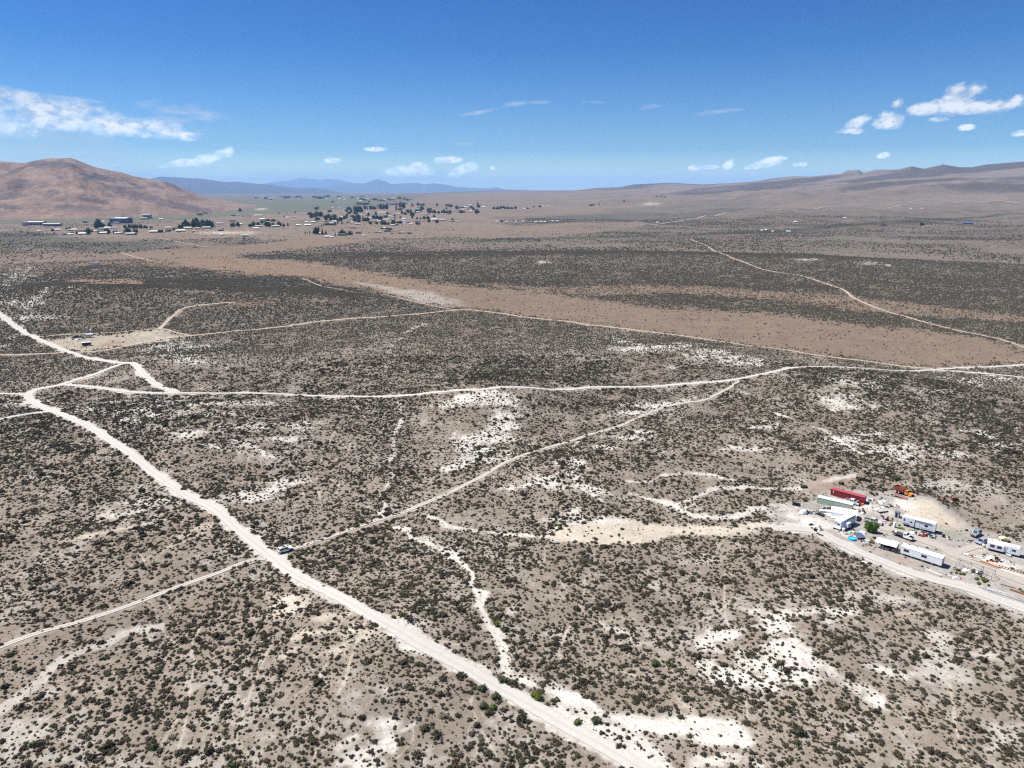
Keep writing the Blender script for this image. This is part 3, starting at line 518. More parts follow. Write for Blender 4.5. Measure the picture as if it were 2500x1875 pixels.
# ------------------------------------------------------------------ roads
def road_mat(name, c, track, rut):
    m, nt, b = mat_base(name, .95); b.inputs['Specular IOR Level'].default_value = .05
    pos = nt.new('ShaderNodeNewGeometry').outputs['Position']; u = attr(nt, 'across', 'Fac')
    n1 = nt.noise(pos, 1.1, 6, .7); n2 = nt.noise(pos, .12, 4, .6)
    w = nt.m('SINE', nt.m('MULTIPLY_ADD', u, rut, nt.m('MULTIPLY', n2, 2.0))) if rut else nt.ramp(nt.m('ABSOLUTE', u), .18, .42, 1.6, 0)
    k = nt.m('MULTIPLY', nt.ramp(w, .2, 1.0), nt.ramp(n1, .3, .7, .3, 1.0))
    base = nt.mix(nt.ramp(n1, .3, .7), tuple(v * .90 for v in c), tuple(min(.86, v * 1.05) for v in c))
    cc = nt.mix(nt.m('MULTIPLY', k, .8 if not rut else .42), base, track)
    edge = nt.ramp(nt.m('ABSOLUTE', u), .72, 1.0, 0, .55)
    cc = nt.mix(nt.m('MULTIPLY', edge, nt.ramp(n1, .35, .65)), cc, tuple(v * .72 for v in c))
    nt.l.new(cc, b.inputs['Base Color']); return m
RM = {'main': road_mat('white_gravel_road', (0.4480, 0.4224, 0.3872), (0.3008, 0.2752, 0.2464), 5.0), 'yard': road_mat('white_dusty_road', (0.4224, 0.3968, 0.3616), (0.2816, 0.2560, 0.2304), 6.0),
      'tan': road_mat('tan_dirt_road', (0.3712, 0.3072, 0.2368), (0.3072, 0.2496, 0.1920), 8.0), 'drive': road_mat('grey_dirt_drive', (0.3584, 0.3232, 0.2880), (0.2944, 0.2624, 0.2336), 10.0), 'two': road_mat('two_rut_track', (0.4480, 0.4096, 0.3648), (0.1920, 0.1632, 0.1344), 0),
      'far': road_mat('far_dirt_road', (0.3584, 0.2880, 0.2240), (0.2944, 0.2368, 0.1856), 8.0), 'asphalt': road_mat('faded_asphalt', (0.2304, 0.2176, 0.2144), (0.1856, 0.1792, 0.1760), 8.0)}
for nm, w, kd, P in ROADXY:
    seg = np.linalg.norm(np.diff(P, axis=0), axis=1); s = np.concatenate([[0], np.cumsum(seg)]); Q = []
    pos = 0.0
    while pos < s[-1]:
        p = np.array([np.interp(pos, s, P[:, 0]), np.interp(pos, s, P[:, 1])]); Q.append(p); pos += max(1.2, np.hypot(*p) * .006)
    Q.append(P[-1]); Q = np.array(Q); T = np.gradient(Q, axis=0); T /= np.linalg.norm(T, axis=1)[:, None] + 1e-9; N = np.stack([-T[:, 1], T[:, 0]], 1)
    rq = np.hypot(Q[:, 0], Q[:, 1]); nseg = len(Q); us = np.linspace(-1, 1, 7); V = []; U = []
    ka = w * .5 * (1 + .16 * (fbm(np.arange(nseg) * .35, np.zeros(nseg), 91 + w, 3) - .5) * 2); kb = w * .5 * (1 + .16 * (fbm(np.arange(nseg) * .35, np.zeros(nseg) + 9, 93 + w, 3) - .5) * 2)
    for q, u in enumerate(us):
        wd = ka if u < 0 else kb; pt = Q + N * (wd * u)[:, None]
        z = h_ground(pt[:, 0], pt[:, 1]) + .06 + rq * .00025 + (.02 if kd != 'main' else .05) * (1 - abs(u)**4) ; V.append(np.stack([pt[:, 0], pt[:, 1], z], 1)); U.append(np.full(nseg, u))
    V = np.array(V); k = len(us); idx = np.arange(k * nseg).reshape(k, nseg)
    Fq = np.stack([idx[:-1, :-1].ravel(), idx[:-1, 1:].ravel(), idx[1:, 1:].ravel(), idx[1:, :-1].ravel()], 1)
    me = np_mesh(nm, V.reshape(-1, 3), Fq, True); fattr(me, 'across', np.array(U).ravel())
    if me.polygons[0].normal.z < 0: me.flip_normals()
    me.materials.append(RM[kd]); tag(link(bpy.data.objects.new(nm, me)), kind='structure')

# ------------------------------------------------------------------ sagebrush
def leaf_mat(name, a, b_, c_, trans=.0):
    m, nt, b = mat_base(name, .85); b.inputs['Specular IOR Level'].default_value = .12
    oi = nt.new('ShaderNodeObjectInfo').outputs['Random']; straw = nt.ramp(oi, .80, .97, 0, .75) if trans else 0.0; pos = nt.new('ShaderNodeNewGeometry').outputs['Position']
    n = nt.noise(pos, .9, 3, .6); w = nt.noise(pos, .02, 2, .5)
    c = nt.mix(nt.m('MULTIPLY_ADD', oi, .6, nt.m('MULTIPLY', w, .4)), a, b_); c = nt.mix(nt.ramp(n, .45, .75, 0, .6), c, c_); c = nt.mix(straw, c, (.135, .115, .08)) if trans else c
    nt.l.new(c, b.inputs['Base Color']); return m
SAGE = leaf_mat('sagebrush_leaves', (0.0312, 0.0262, 0.0172), (0.0582, 0.0508, 0.0336), (0.0804, 0.0730, 0.0500), 1)
SAGE_G = leaf_mat('green_brush_leaves', (0.0574, 0.0771, 0.0123), (0.0804, 0.1009, 0.0205), (0.1009, 0.1214, 0.0336))
SAGE_O = leaf_mat('olive_brush_leaves', (0.0418, 0.0467, 0.0189), (0.0549, 0.0607, 0.0271), (0.0672, 0.0705, 0.0369))
def bush_geom(seed, nleaf=90, lump=5, zs=.62, leaf=.26, core=True):
    r = np.random.RandomState(seed); V = []; Fc = []
    cs = [(r.uniform(-.5, .5), r.uniform(-.5, .5), r.uniform(.15, .45), r.uniform(.35, .6)) for _ in range(lump)] + [(0, 0, .3, .55)]
    if core:
        for cx, cy, cz, cr in cs:
            k = len(V); m = 6
            for j, (zz, q) in enumerate([(-.75, .62), (.1, 1.0), (.72, .66)]):
                for i in range(m):
                    a = 2 * math.pi * (i + .5 * j) / m; f = r.uniform(.72, 1.0) * .88; V.append((cx + cr * q * f * math.cos(a), cy + cr * q * f * math.sin(a), max(0.0, (cz + cr * zz) * zs)))
            V.append((cx, cy, (cz + cr * .95) * zs)); 
            for j in range(2):
                for i in range(m): Fc.append((k + j*m + i, k + j*m + (i+1) % m, k + (j+1)*m + i)); Fc.append((k + j*m + (i+1) % m, k + (j+1)*m + (i+1) % m, k + (j+1)*m + i))
            for i in range(m): Fc.append((k + 2*m + i, k + 2*m + (i+1) % m, k + 3*m))
    for _ in range(nleaf):
        cx, cy, cz, cr = cs[r.randint(len(cs))]; d = r.normal(size=3); d /= np.linalg.norm(d); d[2] = abs(d[2]) * 1.1 - .15
        c = np.array([cx, cy, cz]) + d * cr * r.uniform(.85, 1.18); t = np.cross(d, r.normal(size=3)); t /= np.linalg.norm(t) + 1e-6; o = d * .8 + r.normal(size=3) * .4; s = leaf * r.uniform(.5, 1.2)
        k = len(V)
        for p in (c - t * s * .5, c + t * s * .5, c + o * s): V.append((p[0], p[1], max(.0, p[2] * zs)))
        Fc.append((k, k + 1, k + 2))
    return np.array(V), np.array(Fc)
PROT = []
for i in range(8):
    V, Fc = bush_geom(100 + i, 110, 3 + i % 4, .66 if i < 6 else .85, .24 if i % 2 else .30); PROT.append(np_mesh('sagebrush', V, Fc)); PROT[-1].materials.append(SAGE if i != 3 else SAGE_O)
def sample(r0, r1, per_m2, amax=R(47)):
    area = amax * (r1 * r1 - r0 * r0); n = int(area * per_m2); r = np.sqrt(RS.uniform(r0 * r0, r1 * r1, n)); a = RS.uniform(-amax, amax, n)
    return np.sin(a) * r, np.cos(a) * r
def keep(x, y, lo=.42, gain=2.4):
    _, d = paint(x, y); cl = fbm(x / 5.5, y / 5.5, 81, 2); c2 = fbm(x / 26, y / 26, 83, 3)
    p = d * np.clip(.74 + gain * (cl - .5) + 1.0 * (c2 - .5), .08, 1.3)
    return RS.uniform(0, 1, len(x)) < np.where(d < .03, 0, p)
xa, ya = sample(92, 300, 2.3); xb, yb = sample(300, 480, 2.0); x = np.concatenate([xa, xb]); y = np.concatenate([ya, yb]); k = keep(x, y, gain=1.5); x, y = x[k], y[k]
size = np.exp(RS.normal(0, .48, len(x))) * .335 * (.80 + .55 * fbm(x / 30, y / 30, 87, 2)); size = np.clip(size, .17, 1.5); 
rot = RS.uniform(0, 6.28, len(x)); pid = RS.randint(0, 8, len(x)); sz = size * RS.uniform(.75, 1.15, len(x)); zz = h_ground(x, y) - .06 * size
print('near shrubs', len(x))
dist = np.hypot(x, y); score = size / dist * (np.abs(np.arctan2(x, y)) < R(34)) * (dist > 118); order = np.argsort(-score); top = order[:300]; rest = order[300:]
for q, i in enumerate(top):
    o = link(bpy.data.objects.new('sagebrush', PROT[pid[i]])); o.location = (x[i], y[i], zz[i]); o.rotation_euler = (0, 0, rot[i]); o.scale = (size[i], size[i] * .92, sz[i])
    P0 = np.array([x[i], y[i]]); MR = ROADXY[0][3]; j = int(np.argmin(((MR - P0)**2).sum(1))); dr = float(np.hypot(*(MR[j] - P0))); aa = math.degrees(math.atan2(x[i], y[i]))
    zn = ('right beside the white main road' if dr < 7 else 'in the lower left corner of the scrub' if aa < -20 else 'in the bottom scrub left of the white main road' if aa < 2 and x[i] < np.interp(y[i], MR[:60][::1, 1], MR[:60, 0]) else 'in the scrub between the wash and the white patches' if aa < 16 else 'in the lower right corner of the scrub' if y[i] < 170 else 'in the scrub below the trailer yard')
    sh = ('broad ' if sz[i] < size[i] * .88 else 'tall ' if sz[i] > size[i] * 1.04 else 'rounded ') + ('olive ' if pid[i] == 3 else 'dark '); tag(o, sh + 'large sagebrush bush ' + zn, 'bush', sh + 'sagebrush ' + zn)
first = {}
for o in col.objects:
    if o.name.startswith('sagebrush') and o.data in PROT: first.setdefault(PROT.index(o.data), o)
me = bpy.data.meshes.new('sagebrush_scrub'); me.vertices.add(len(rest)); me.vertices.foreach_set('co', np.stack([x[rest], y[rest], zz[rest]], 1).astype(np.float32).ravel())
v = me.attributes.new('scl', 'FLOAT_VECTOR', 'POINT'); v.data.foreach_set('vector', np.stack([size[rest], size[rest] * .9, sz[rest]], 1).astype(np.float32).ravel())
v = me.attributes.new('rotv', 'FLOAT_VECTOR', 'POINT'); v.data.foreach_set('vector', np.stack([rot[rest] * 0, rot[rest] * 0, rot[rest]], 1).astype(np.float32).ravel())
v = me.attributes.new('pid', 'INT', 'POINT'); v.data.foreach_set('value', pid[rest].astype(np.int32))
scrub = link(bpy.data.objects.new('sagebrush_scrub', me)); tag(scrub, 'low dark sagebrush scrub covering the pale desert plain from front to middle distance', 'scrub', kind='stuff')
ng = bpy.data.node_groups.new('scatter_scrub', 'GeometryNodeTree'); ng.interface.new_socket('Geometry', in_out='INPUT', socket_type='NodeSocketGeometry'); ng.interface.new_socket('Geometry', in_out='OUTPUT', socket_type='NodeSocketGeometry')
gi = ng.nodes.new('NodeGroupInput'); go = ng.nodes.new('NodeGroupOutput'); jn = ng.nodes.new('GeometryNodeJoinGeometry'); ip = ng.nodes.new('GeometryNodeInstanceOnPoints')
for q in range(7, -1, -1):
    oi = ng.nodes.new('GeometryNodeObjectInfo'); oi.inputs['Object'].default_value = first[q]; oi.inputs['As Instance'].default_value = True; ng.links.new(oi.outputs['Geometry'], jn.inputs[0])
ng.links.new(gi.outputs[0], ip.inputs['Points']); ng.links.new(jn.outputs[0], ip.inputs['Instance']); ip.inputs['Pick Instance'].default_value = True
def nattr(nm, tp):
    n = ng.nodes.new('GeometryNodeInputNamedAttribute'); n.data_type = tp; n.inputs[0].default_value = nm; return n.outputs['Attribute']
ng.links.new(nattr('pid', 'INT'), ip.inputs['Instance Index']); ng.links.new(nattr('rotv', 'FLOAT_VECTOR'), ip.inputs['Rotation'])
ng.links.new(nattr('scl', 'FLOAT_VECTOR'), ip.inputs['Scale']); ng.links.new(ip.outputs[0], go.inputs[0])
md = scrub.modifiers.new('scatter', 'NODES'); md.node_group = ng

def blob_field(name, x, y, s, matl, label):
    """many low clumps as one mesh"""
    n = len(x); z = h_ground(x, y); ang = RS.uniform(0, 6.28, n); m = 5
    V = np.zeros((n, 2 * m + 1, 3)); 
    for i in range(m):
        a = ang + 2 * math.pi * i / m; f = RS.uniform(.65, 1.1, n)
        V[:, i] = np.stack([x + s * f * np.cos(a), y + s * f * np.sin(a), z - .05], 1); g = f * RS.uniform(.45, .8, n)
        V[:, m + i] = np.stack([x + s * g * np.cos(a + .5), y + s * g * np.sin(a + .5), z + s * RS.uniform(.55, .85, n)], 1)
    V[:, 2 * m] = np.stack([x, y, z + s * .9], 1); Fl = []
    for i in range(m):
        j = (i + 1) % m; Fl += [(i, j, m + i), (j, m + j, m + i), (m + i, m + j, 2 * m)]
    Fa = (np.array(Fl)[None] + (np.arange(n) * (2 * m + 1))[:, None, None]).reshape(-1, 3)
    me = np_mesh(name, V.reshape(-1, 3), Fa); me.materials.append(matl); return tag(link(bpy.data.objects.new(name, me)), label, 'scrub', kind='stuff')
SAGE_F = leaf_mat('far_scrub_leaves', (0.0353, 0.0303, 0.0205), (0.0500, 0.0443, 0.0312), (0.0615, 0.0549, 0.0402))
x, y = sample(480, 1400, .85); k = keep(x, y, gain=1.2) & (RS.uniform(0, 1, len(x)) > .66 * sst(600, 1250, np.hypot(x, y))); x, y = x[k], y[k]; print('mid', len(x))
blob_field('sagebrush_scrub', x, y, np.clip(np.exp(RS.normal(0, .35, len(x))) * np.interp(np.hypot(x, y), [480, 1000], [.40, .64]), .3, 2.0), SAGE_F, 'dense dark sagebrush scrub on the flats beyond the pale dirt roads')
x, y = sample(1400, 3000, .040); k = keep(x, y, gain=1.2) & (RS.uniform(0, 1, len(x)) < np.clip(.62 + 3.2 * (fbm(x / 170, y / 110, 97, 4) - .5), .05, 1)); x, y = x[k], y[k]; print('far', len(x))
blob_field('sagebrush_scrub', x, y, np.clip(np.exp(RS.normal(0, .3, len(x))) * 1.15, .6, 2.8), SAGE_F, 'distant dark scrub clumps on the brown plain short of the settlement')

# greener bushes that stand out one by one
V, Fc = bush_geom(301, 220, 7, .8, .2); GB = [np_mesh('green_bush', V, Fc)]; V, Fc = bush_geom(302, 200, 5, .95, .2); GB.append(np_mesh('green_bush', V, Fc)); V, Fc = bush_geom(303, 220, 6, .8, .2); OB = np_mesh('olive_bush', V, Fc)
for g in GB: g.materials.append(SAGE_G)
OB.materials.append(SAGE_O)
for px, py, s, g, lab in [(1312,1702,1.6,0,'bright green spreading bush right beside the white main road near the bottom'),(1352,1712,.9,1,'small yellow-green bush just right of the bright green roadside bush'),(1410,1768,1.25,1,'rounded lime green bush at the upper edge of the road, lowest of the roadside ones'),(1204,1729,1.15,1,'round green bush below the road beside a wider olive one'),(1213,1526,1.5,1,'dark green round bush standing in the pale wash'),
                          (1366,1290,1.4,1,'green bush at the left edge of the cream clearing'),(962,1508,.9,1,'small bright green bush above the road left of the wash'),(979,1503,1.0,1,'green bush next to the small bright one above the road')]:
    p = hit(px, py); o = link(bpy.data.objects.new('green_bush', GB[g])); o.location = p; o.scale = (s, s, s); o.rotation_euler = (0, 0, px % 6); tag(o, lab, 'bush')
for px, py, s, lab in [(1180,1728,1.35,'wide olive bush below the road left of the round green one'),(1210,1705,1.4,'olive bush pressed close under the road edge, topmost of its clump'),(1177,1682,1.4,'grey-olive bush at the top left of the clump under the road'),(1192,1744,1.2,'low olive bush at the bottom of the clump under the road'),(1458,1762,1.5,'olive bush on the pale wash right of the lime green roadside bush'),(1230,1662,1.5,'olive bush between the wash and the white road'),(1344,1282,1.3,'olive bush left of the green one by the cream clearing'),
                       (1960,1191,1.4,'left of two olive bushes on the bare brown patch behind the yard'),(1967,1190,1.3,'right of two olive bushes on the bare brown patch behind the yard'),(1964,1222,1.2,'lone dark olive bush right of the black metal rack'),(2190,1170,1.9,'olive bush just behind the orange dump truck'),(2098,1172,1.4,'olive bush behind the red container, near the black stock rack'),(1600,1625,1.5,'olive bush left of the white patches at lower right'),(450,1195,1.4,'olive bush by the white road on the left')]:
    p = hit(px, py); o = link(bpy.data.objects.new('olive_bush', OB)); o.location = p; o.scale = (s, s, s); o.rotation_euler = (0, 0, px % 6); tag(o, lab, 'bush')
# ------------------------------------------------------------------ shape kit for the built things
class MB:
    def __init__(s): s.v = []; s.f = []
    def add(s, V, Fc):
        k = len(s.v); s.v += [tuple(p) for p in V]; s.f += [tuple(i + k for i in f) for f in Fc]; return s
    def box(s, x0, x1, y0, y1, z0, z1, rz=0.0, c=(0, 0)):
        V = [(x0,y0,z0),(x1,y0,z0),(x1,y1,z0),(x0,y1,z0),(x0,y0,z1),(x1,y0,z1),(x1,y1,z1),(x0,y1,z1)]
        if rz: V = [((p[0]-c[0]) * math.cos(rz) - (p[1]-c[1]) * math.sin(rz) + c[0], (p[0]-c[0]) * math.sin(rz) + (p[1]-c[1]) * math.cos(rz) + c[1], p[2]) for p in V]
        return s.add(V, [(0,3,2,1),(4,5,6,7),(0,1,5,4),(1,2,6,5),(2,3,7,6),(3,0,4,7)])
    def loft(s, a, b):                          # a, b: rings with the same count
        n = len(a); return s.add(list(a) + list(b), [tuple(range(n))[::-1], tuple(range(n, 2 * n))] + [(i, (i+1) % n, n + (i+1) % n, n + i) for i in range(n)])
    def prof(s, pts, y0, y1, inset=None):       # side profile (x,z) pulled across y
        return s.loft([(x, y0, z) for x, z in pts], [(x, y1, z) for x, z in pts])
    def profx(s, pts, x0, x1): return s.loft([(x0, y, z) for y, z in pts], [(x1, y, z) for y, z in pts])
    def bar(s, p, q, r, n=6, r2=None):
        p = Vector(p); q = Vector(q); d = (q - p).normalized(); u = d.cross(Vector((0, 0, 1)) if abs(d.z) < .9 else Vector((1, 0, 0))).normalized(); w = d.cross(u); r2 = r if r2 is None else r2
        A = [p + (u * math.cos(2*math.pi*i/n) + w * math.sin(2*math.pi*i/n)) * r for i in range(n)]; B = [q + (u * math.cos(2*math.pi*i/n) + w * math.sin(2*math.pi*i/n)) * r2 for i in range(n)]
        return s.loft(A, B)
    def torus(s, c, R_, r, ax='y', n=14, m=7):
        V = []; Fc = []
        for i in range(n):
            a = 2*math.pi*i/n
            for j in range(m):
                b = 2*math.pi*j/m; q = R_ + r * math.cos(b); h = r * math.sin(b); p = (q*math.cos(a), h, q*math.sin(a)) if ax == 'y' else (q*math.cos(a), q*math.sin(a), h)
                V.append((p[0]+c[0], p[1]+c[1], p[2]+c[2])); Fc.append((i*m+j, ((i+1) % n)*m+j, ((i+1) % n)*m+(j+1) % m, i*m+(j+1) % m))
        return s.add(V, Fc)
    def build(s, name, m, parent=None, bev=0.0):
        me = bpy.data.meshes.new(name); bm = bmesh.new(); vs = [bm.verts.new(p) for p in s.v]
        for f in s.f:
            try: bm.faces.new([vs[i] for i in f])
            except ValueError: pass
        bmesh.ops.recalc_face_normals(bm, faces=bm.faces)
        if bev:
            es = [e for e in bm.edges if e.is_manifold and e.calc_face_angle(0) > .5]
            bmesh.ops.bevel(bm, geom=es, offset=bev, segments=2, affect='EDGES', clamp_overlap=True)
        bm.to_mesh(me); bm.free(); me.materials.append(m); return link(bpy.data.objects.new(name, me), parent)
def empty(name, loc, rz=0.0, label=None, cat=None, group=None):
    o = link(bpy.data.objects.new(name, None)); o.location = loc; o.rotation_euler = (0, 0, rz); o.empty_display_size = .3; return tag(o, label, cat, group)
def seat2(A, B):
    """two photo points on the near foot of a thing -> centre, heading, length"""
    a = hit(*A); b = hit(*B); m = (a[:2] + b[:2]) / 2; return Vector((m[0], m[1], gz(*m))), math.atan2(b[1] - a[1], b[0] - a[0]), float(np.hypot(*(b - a)[:2]))
WHT = mt('white_paint', (.80,.80,.79), .45, var=.06, dirt=(.60,.56,.50)); WHT2 = mt('chalky_white_siding', (.74,.76,.78), .5, var=.05, dirt=(.55,.53,.50)); GLASS = mt('dark_window_glass', (.02,.024,.03), .12, var=.1, spec=.6)
BLK = mt('black_rubber', (.022,.021,.02), .85, var=.2); TRIM = mt('dark_trim', (.05,.05,.052), .6); STEEL = mt('dull_steel', (.34,.34,.35), .45, .6); GREYP = mt('grey_panel', (.42,.44,.47), .5); RIM = mt('alloy_rim', (.50,.51,.53), .35, .7)
RUST = mt('rusty_steel', (.22,.095,.055), .9, var=.35, dirt=(.13,.07,.05)); RUSTL = mt('orange_rusted_pipe', (.52,.27,.16), .85, var=.25); WOOD = mt('weathered_boards', (.30,.255,.21), .9, var=.3, scale=3); DWOOD = mt('dark_brown_boards', (.085,.055,.040), .9, var=.3, scale=3)
BLACKM = mt('black_frame_steel', (.025,.024,.023), .7); CHAR = mt('charcoal_plastic', (.06,.062,.068), .6)

def wheel(par, x, y, r, w, rimm=RIM):
    t = MB().torus((x, y, r), r * .72, r * .28, 'y', 16, 8).build('wheel', BLK, par)
    MB().bar((x, y - w * .35, r), (x, y + w * .35, r), r * .52, 14).build('rim', rimm, t); return t
def car(name, label, cat, ctr, hd, paint_, L=4.7, W=1.9, H=1.7, kind='suv', sunroof=False, glass=GLASS, hood_up=False, rimm=RIM, group=None):
    p = empty(name, ctr, hd, label, cat, group); h2 = W / 2; r = .36 if kind != 'sedan' else .32; x0, x1 = -L / 2, L / 2
    belt = H * .60; sill = .30
    if kind == 'pickup': cab0, cab1, wt, hood = x0 + L * .36, x1 - L * .26, .10, H * .60
    elif kind == 'sedan': cab0, cab1, wt, hood = x0 + L * .10, x1 - L * .24, .17, H * .60
    else: cab0, cab1, wt, hood = x0 + L * .02, x1 - L * .27, .10, H * .62
    f1, f0 = x1 - L * .19, x0 + L * .19; ar = r + .09
    def arch(cx): return [(cx + ar * math.cos(a), sill + max(0, ar * math.sin(a)) ) for a in [0, .5, 1.05, 1.57, 2.1, 2.65, math.pi]]
    lo = [(x0 + .05, sill + .05), (x0, belt * .8), (x0 + .06, belt)] + ([(cab0, belt)] if kind != 'pickup' else [(cab0, belt)]) + [(cab1, belt), (x1 - .55, hood * .97), (x1 - .10, hood * .84), (x1, belt * .62), (x1 - .06, sill)] + arch(f1) + arch(f0)
    bd = MB().prof(lo, -h2, h2)
    tw = h2 * .80; rz = H - .04; t0, t1 = cab0 + (.28 if kind == 'suv' else .12 if kind == 'pickup' else L * .11), cab1 - L * wt - .12
    bd.loft([(cab0, -h2*.97, belt), (cab1, -h2*.97, belt), (cab1, h2*.97, belt), (cab0, h2*.97, belt)], [(t0, -tw, rz), (t1, -tw, rz), (t1, tw, rz), (t0, tw, rz)])
    bd.box(t0 - .03, t1 + .03, -tw - .01, tw + .01, rz, H)
    if kind == 'pickup': bd = bd
    bd.build('body', paint_, p, .035)
    def pane(nm, q):                                # quad on the cabin face, pushed out a little, with thickness
        q = [Vector(v) for v in q]; n = (q[1] - q[0]).cross(q[3] - q[0]).normalized(); c = sum(q, Vector()) / 4; mid = Vector(((cab0 + cab1) / 2, 0, belt))
        if n.dot(c - mid) < 0: n = -n
        q = [c + (v - c) * .90 for v in q]; MB().loft([v - n * .02 for v in q], [v + n * .022 for v in q]).build(nm, glass, p)
    pane('windshield', [(cab1, -h2*.93, belt), (cab1, h2*.93, belt), (t1, tw*.95, rz), (t1, -tw*.95, rz)]); pane('rear_window', [(cab0, -h2*.93, belt), (cab0, h2*.93, belt), (t0, tw*.95, rz), (t0, -tw*.95, rz)])
    mx = (cab0 + cab1) / 2; mtx = (t0 + t1) / 2
    for sgn in (-1, 1):
        pane('side_window', [(cab0 + .12, sgn*h2*.97, belt + .02), (mx - .05, sgn*h2*.97, belt + .02), (mtx - .05, sgn*tw, rz), (t0 + .08, sgn*tw, rz)]); pane('side_window', [(mx + .05, sgn*h2*.97, belt + .02), (cab1 - .2, sgn*h2*.97, belt + .02), (t1 - .08, sgn*tw, rz), (mtx + .05, sgn*tw, rz)])
        for cx in (f0, f1): wheel(p, cx, sgn * (h2 - .11), r, .22, rimm)
        MB().box(x1 - .12, x1 - .02, sgn*h2*.62 - .18, sgn*h2*.62 + .18, belt * .66, belt * .80).build('headlight', STEEL, p); MB().box(x0 - .01, x0 + .05, sgn*h2*.80 - .12, sgn*h2*.80 + .12, belt * .66, belt * .90).build('tail_light', mt('red_lens', (.35,.02,.02), .3), p)
        MB().box(cab1 - .25, cab1 - .05, sgn*(h2 + .02) - .0, sgn*(h2 + .16), belt, belt + .14).build('mirror', TRIM, p)
    MB().box(x0 - .04, x0 + .10, -h2 * .96, h2 * .96, sill, sill + .22).build('bumper', TRIM, p); MB().box(x1 - .14, x1 + .03, -h2 * .95, h2 * .95, sill - .02, sill + .26).build('bumper', TRIM, p)
    MB().box(x1 - .06, x1 + .02, -h2*.4, h2*.4, belt*.56, belt*.72).build('grille', TRIM, p)
    if sunroof: MB().box(t0 + .9, t1 - .25, -tw*.55, tw*.55, H, H + .012).build('sunroof', GLASS, p)
    if kind == 'pickup':
        b = MB(); b.box(x0 + .12, cab0 - .08, -h2*.84, h2*.84, belt + .005, belt + .012); b.build('truck_bed', TRIM, p)
    if kind == 'suv':
        for sgn in (-1, 1): MB().box(t0 + .1, t1 - .2, sgn*tw*.88 - .02, sgn*tw*.88 + .02, H + .01, H + .05).build('roof_rail', TRIM, p)
    if hood_up:
        MB().loft([(cab1 + .02, -h2*.8, hood + .02), (cab1 + .02, h2*.8, hood + .02), (cab1 + .06, h2*.8, hood + .02), (cab1 + .06, -h2*.8, hood + .02)], [(cab1 + .80, -h2*.75, hood + .85), (cab1 + .80, h2*.75, hood + .85), (cab1 + .84, h2*.75, hood + .83), (cab1 + .84, -h2*.75, hood + .83)]).build('open_hood', paint_, p)
        MB().box(cab1 + .1, x1 - .25, -h2*.7, h2*.7, hood*.80, hood * .985 + .01).build('engine_bay', BLACKM, p)
    return p
def head(r, f): a = hit(*r); b = hit(*f); return math.atan2(b[1] - a[1], b[0] - a[0])
def G(px, py, dz=0.0): p = hit(px, py); return Vector((p[0], p[1], p[2] + dz))

car('parked_car', 'white SUV with a dark sunroof parked on the two-rut track beside the main dirt road', 'car', G(697, 1346, .12), head((684,1349),(714,1340)), mt('pearl_white_paint', (.80,.80,.81), .3, var=.02), 4.75, 1.95, 1.70, 'suv', True, rimm=CHAR)

# ------------------------------------------------------------------ the yard of trailers and scrap
def container(label, A, B, m, side_m, L=12.19, W=2.44, H=2.6, decor=None):
    c, hd, l = seat2(A, B); p = empty('shipping_container', c, hd, label, 'container')
    L = L; bd = MB(); n = 52; pts = []
    for i in range(n):                              # corrugated long sides
        x = -L/2 + .15 + (L - .3) * i / n; d = (L - .3) / n; pts += [(x, 0), (x + d*.3, 0), (x + d*.5, .04), (x + d*.8, .04)]
    pts.append((L/2 - .15, 0))
    for y0, s in ((0.06, -1), (W - .06, 1)):
        V = []; Fc = []
        for x, o in pts: V += [(x, y0 - s*o*-1 if s < 0 else y0 - o, .16), (x, y0 + o if s < 0 else y0 - o, H - .1)]
        for i in range(len(pts) - 1): Fc.append((2*i, 2*i+2, 2*i+3, 2*i+1))
        bd.add(V, Fc)
    bd.build('corrugated_wall', side_m, p)
    e = MB(); e.box(-L/2 + .05, -L/2 + .1, .08, W - .08, .16, H - .1); e.build('end_wall', side_m, p)
    fr = MB()
    for x in (-L/2, L/2 - .14):
        for y in (0, W - .14): fr.box(x, x + .14, y, y + .14, 0, H - .02)
        fr.box(x, x + .14, .14, W - .14, 0, .16); fr.box(x, x + .14, .14, W - .14, H - .14, H - .02)
    for y in (0, W - .1): fr.box(-L/2 + .14, L/2 - .14, y, y + .1, 0, .15); fr.box(-L/2 + .14, L/2 - .14, y, y + .1, H - .12, H - .02)
    fr.build('frame', side_m, p); MB().box(-L/2 + .02, L/2 - .02, .02, W - .02, H - .06, H + .01).build('roof', m, p)
    for k in (0, 1):
        d = MB().box(L/2 - .10, L/2 - .04, .15 + k*(W/2 - .14), W/2 - .01 + k*(W/2 - .14), .18, H - .16).build('door', side_m, p)
        MB().bar((L/2 + .01, W/2 + (-.35 if k == 0 else .35), .2), (L/2 + .01, W/2 + (-.35 if k == 0 else .35), H - .2), .025).build('lock_rod', STEEL, d)
    if decor: decor(p, L, W, H)
    return p
REDC = mt('red_container_paint', (.23,.022,.026), .5, var=.15, dirt=(.25,.05,.045)); REDR = mt('sunlit_red_roof', (.36,.065,.075), .5, var=.15)  # roof red made lighter than the walls, carrying the light from above
def red_decor(p, L, W, H):
    MB().box(-L/2 + .85, -L/2 + 1.08, .012, .018, H*.50, H*.88).build('white_marking', WHT, p); MB().box(L/2 - 1.2, L/2 - 1.05, .012, .018, H*.52, H*.86).build('white_marking', mt('faded_pink_lettering', (.55,.22,.22), .6), p)
container('long red shipping container, the farther of the two containers', (2029,1209), (2107,1231), REDR, REDC, decor=red_decor)
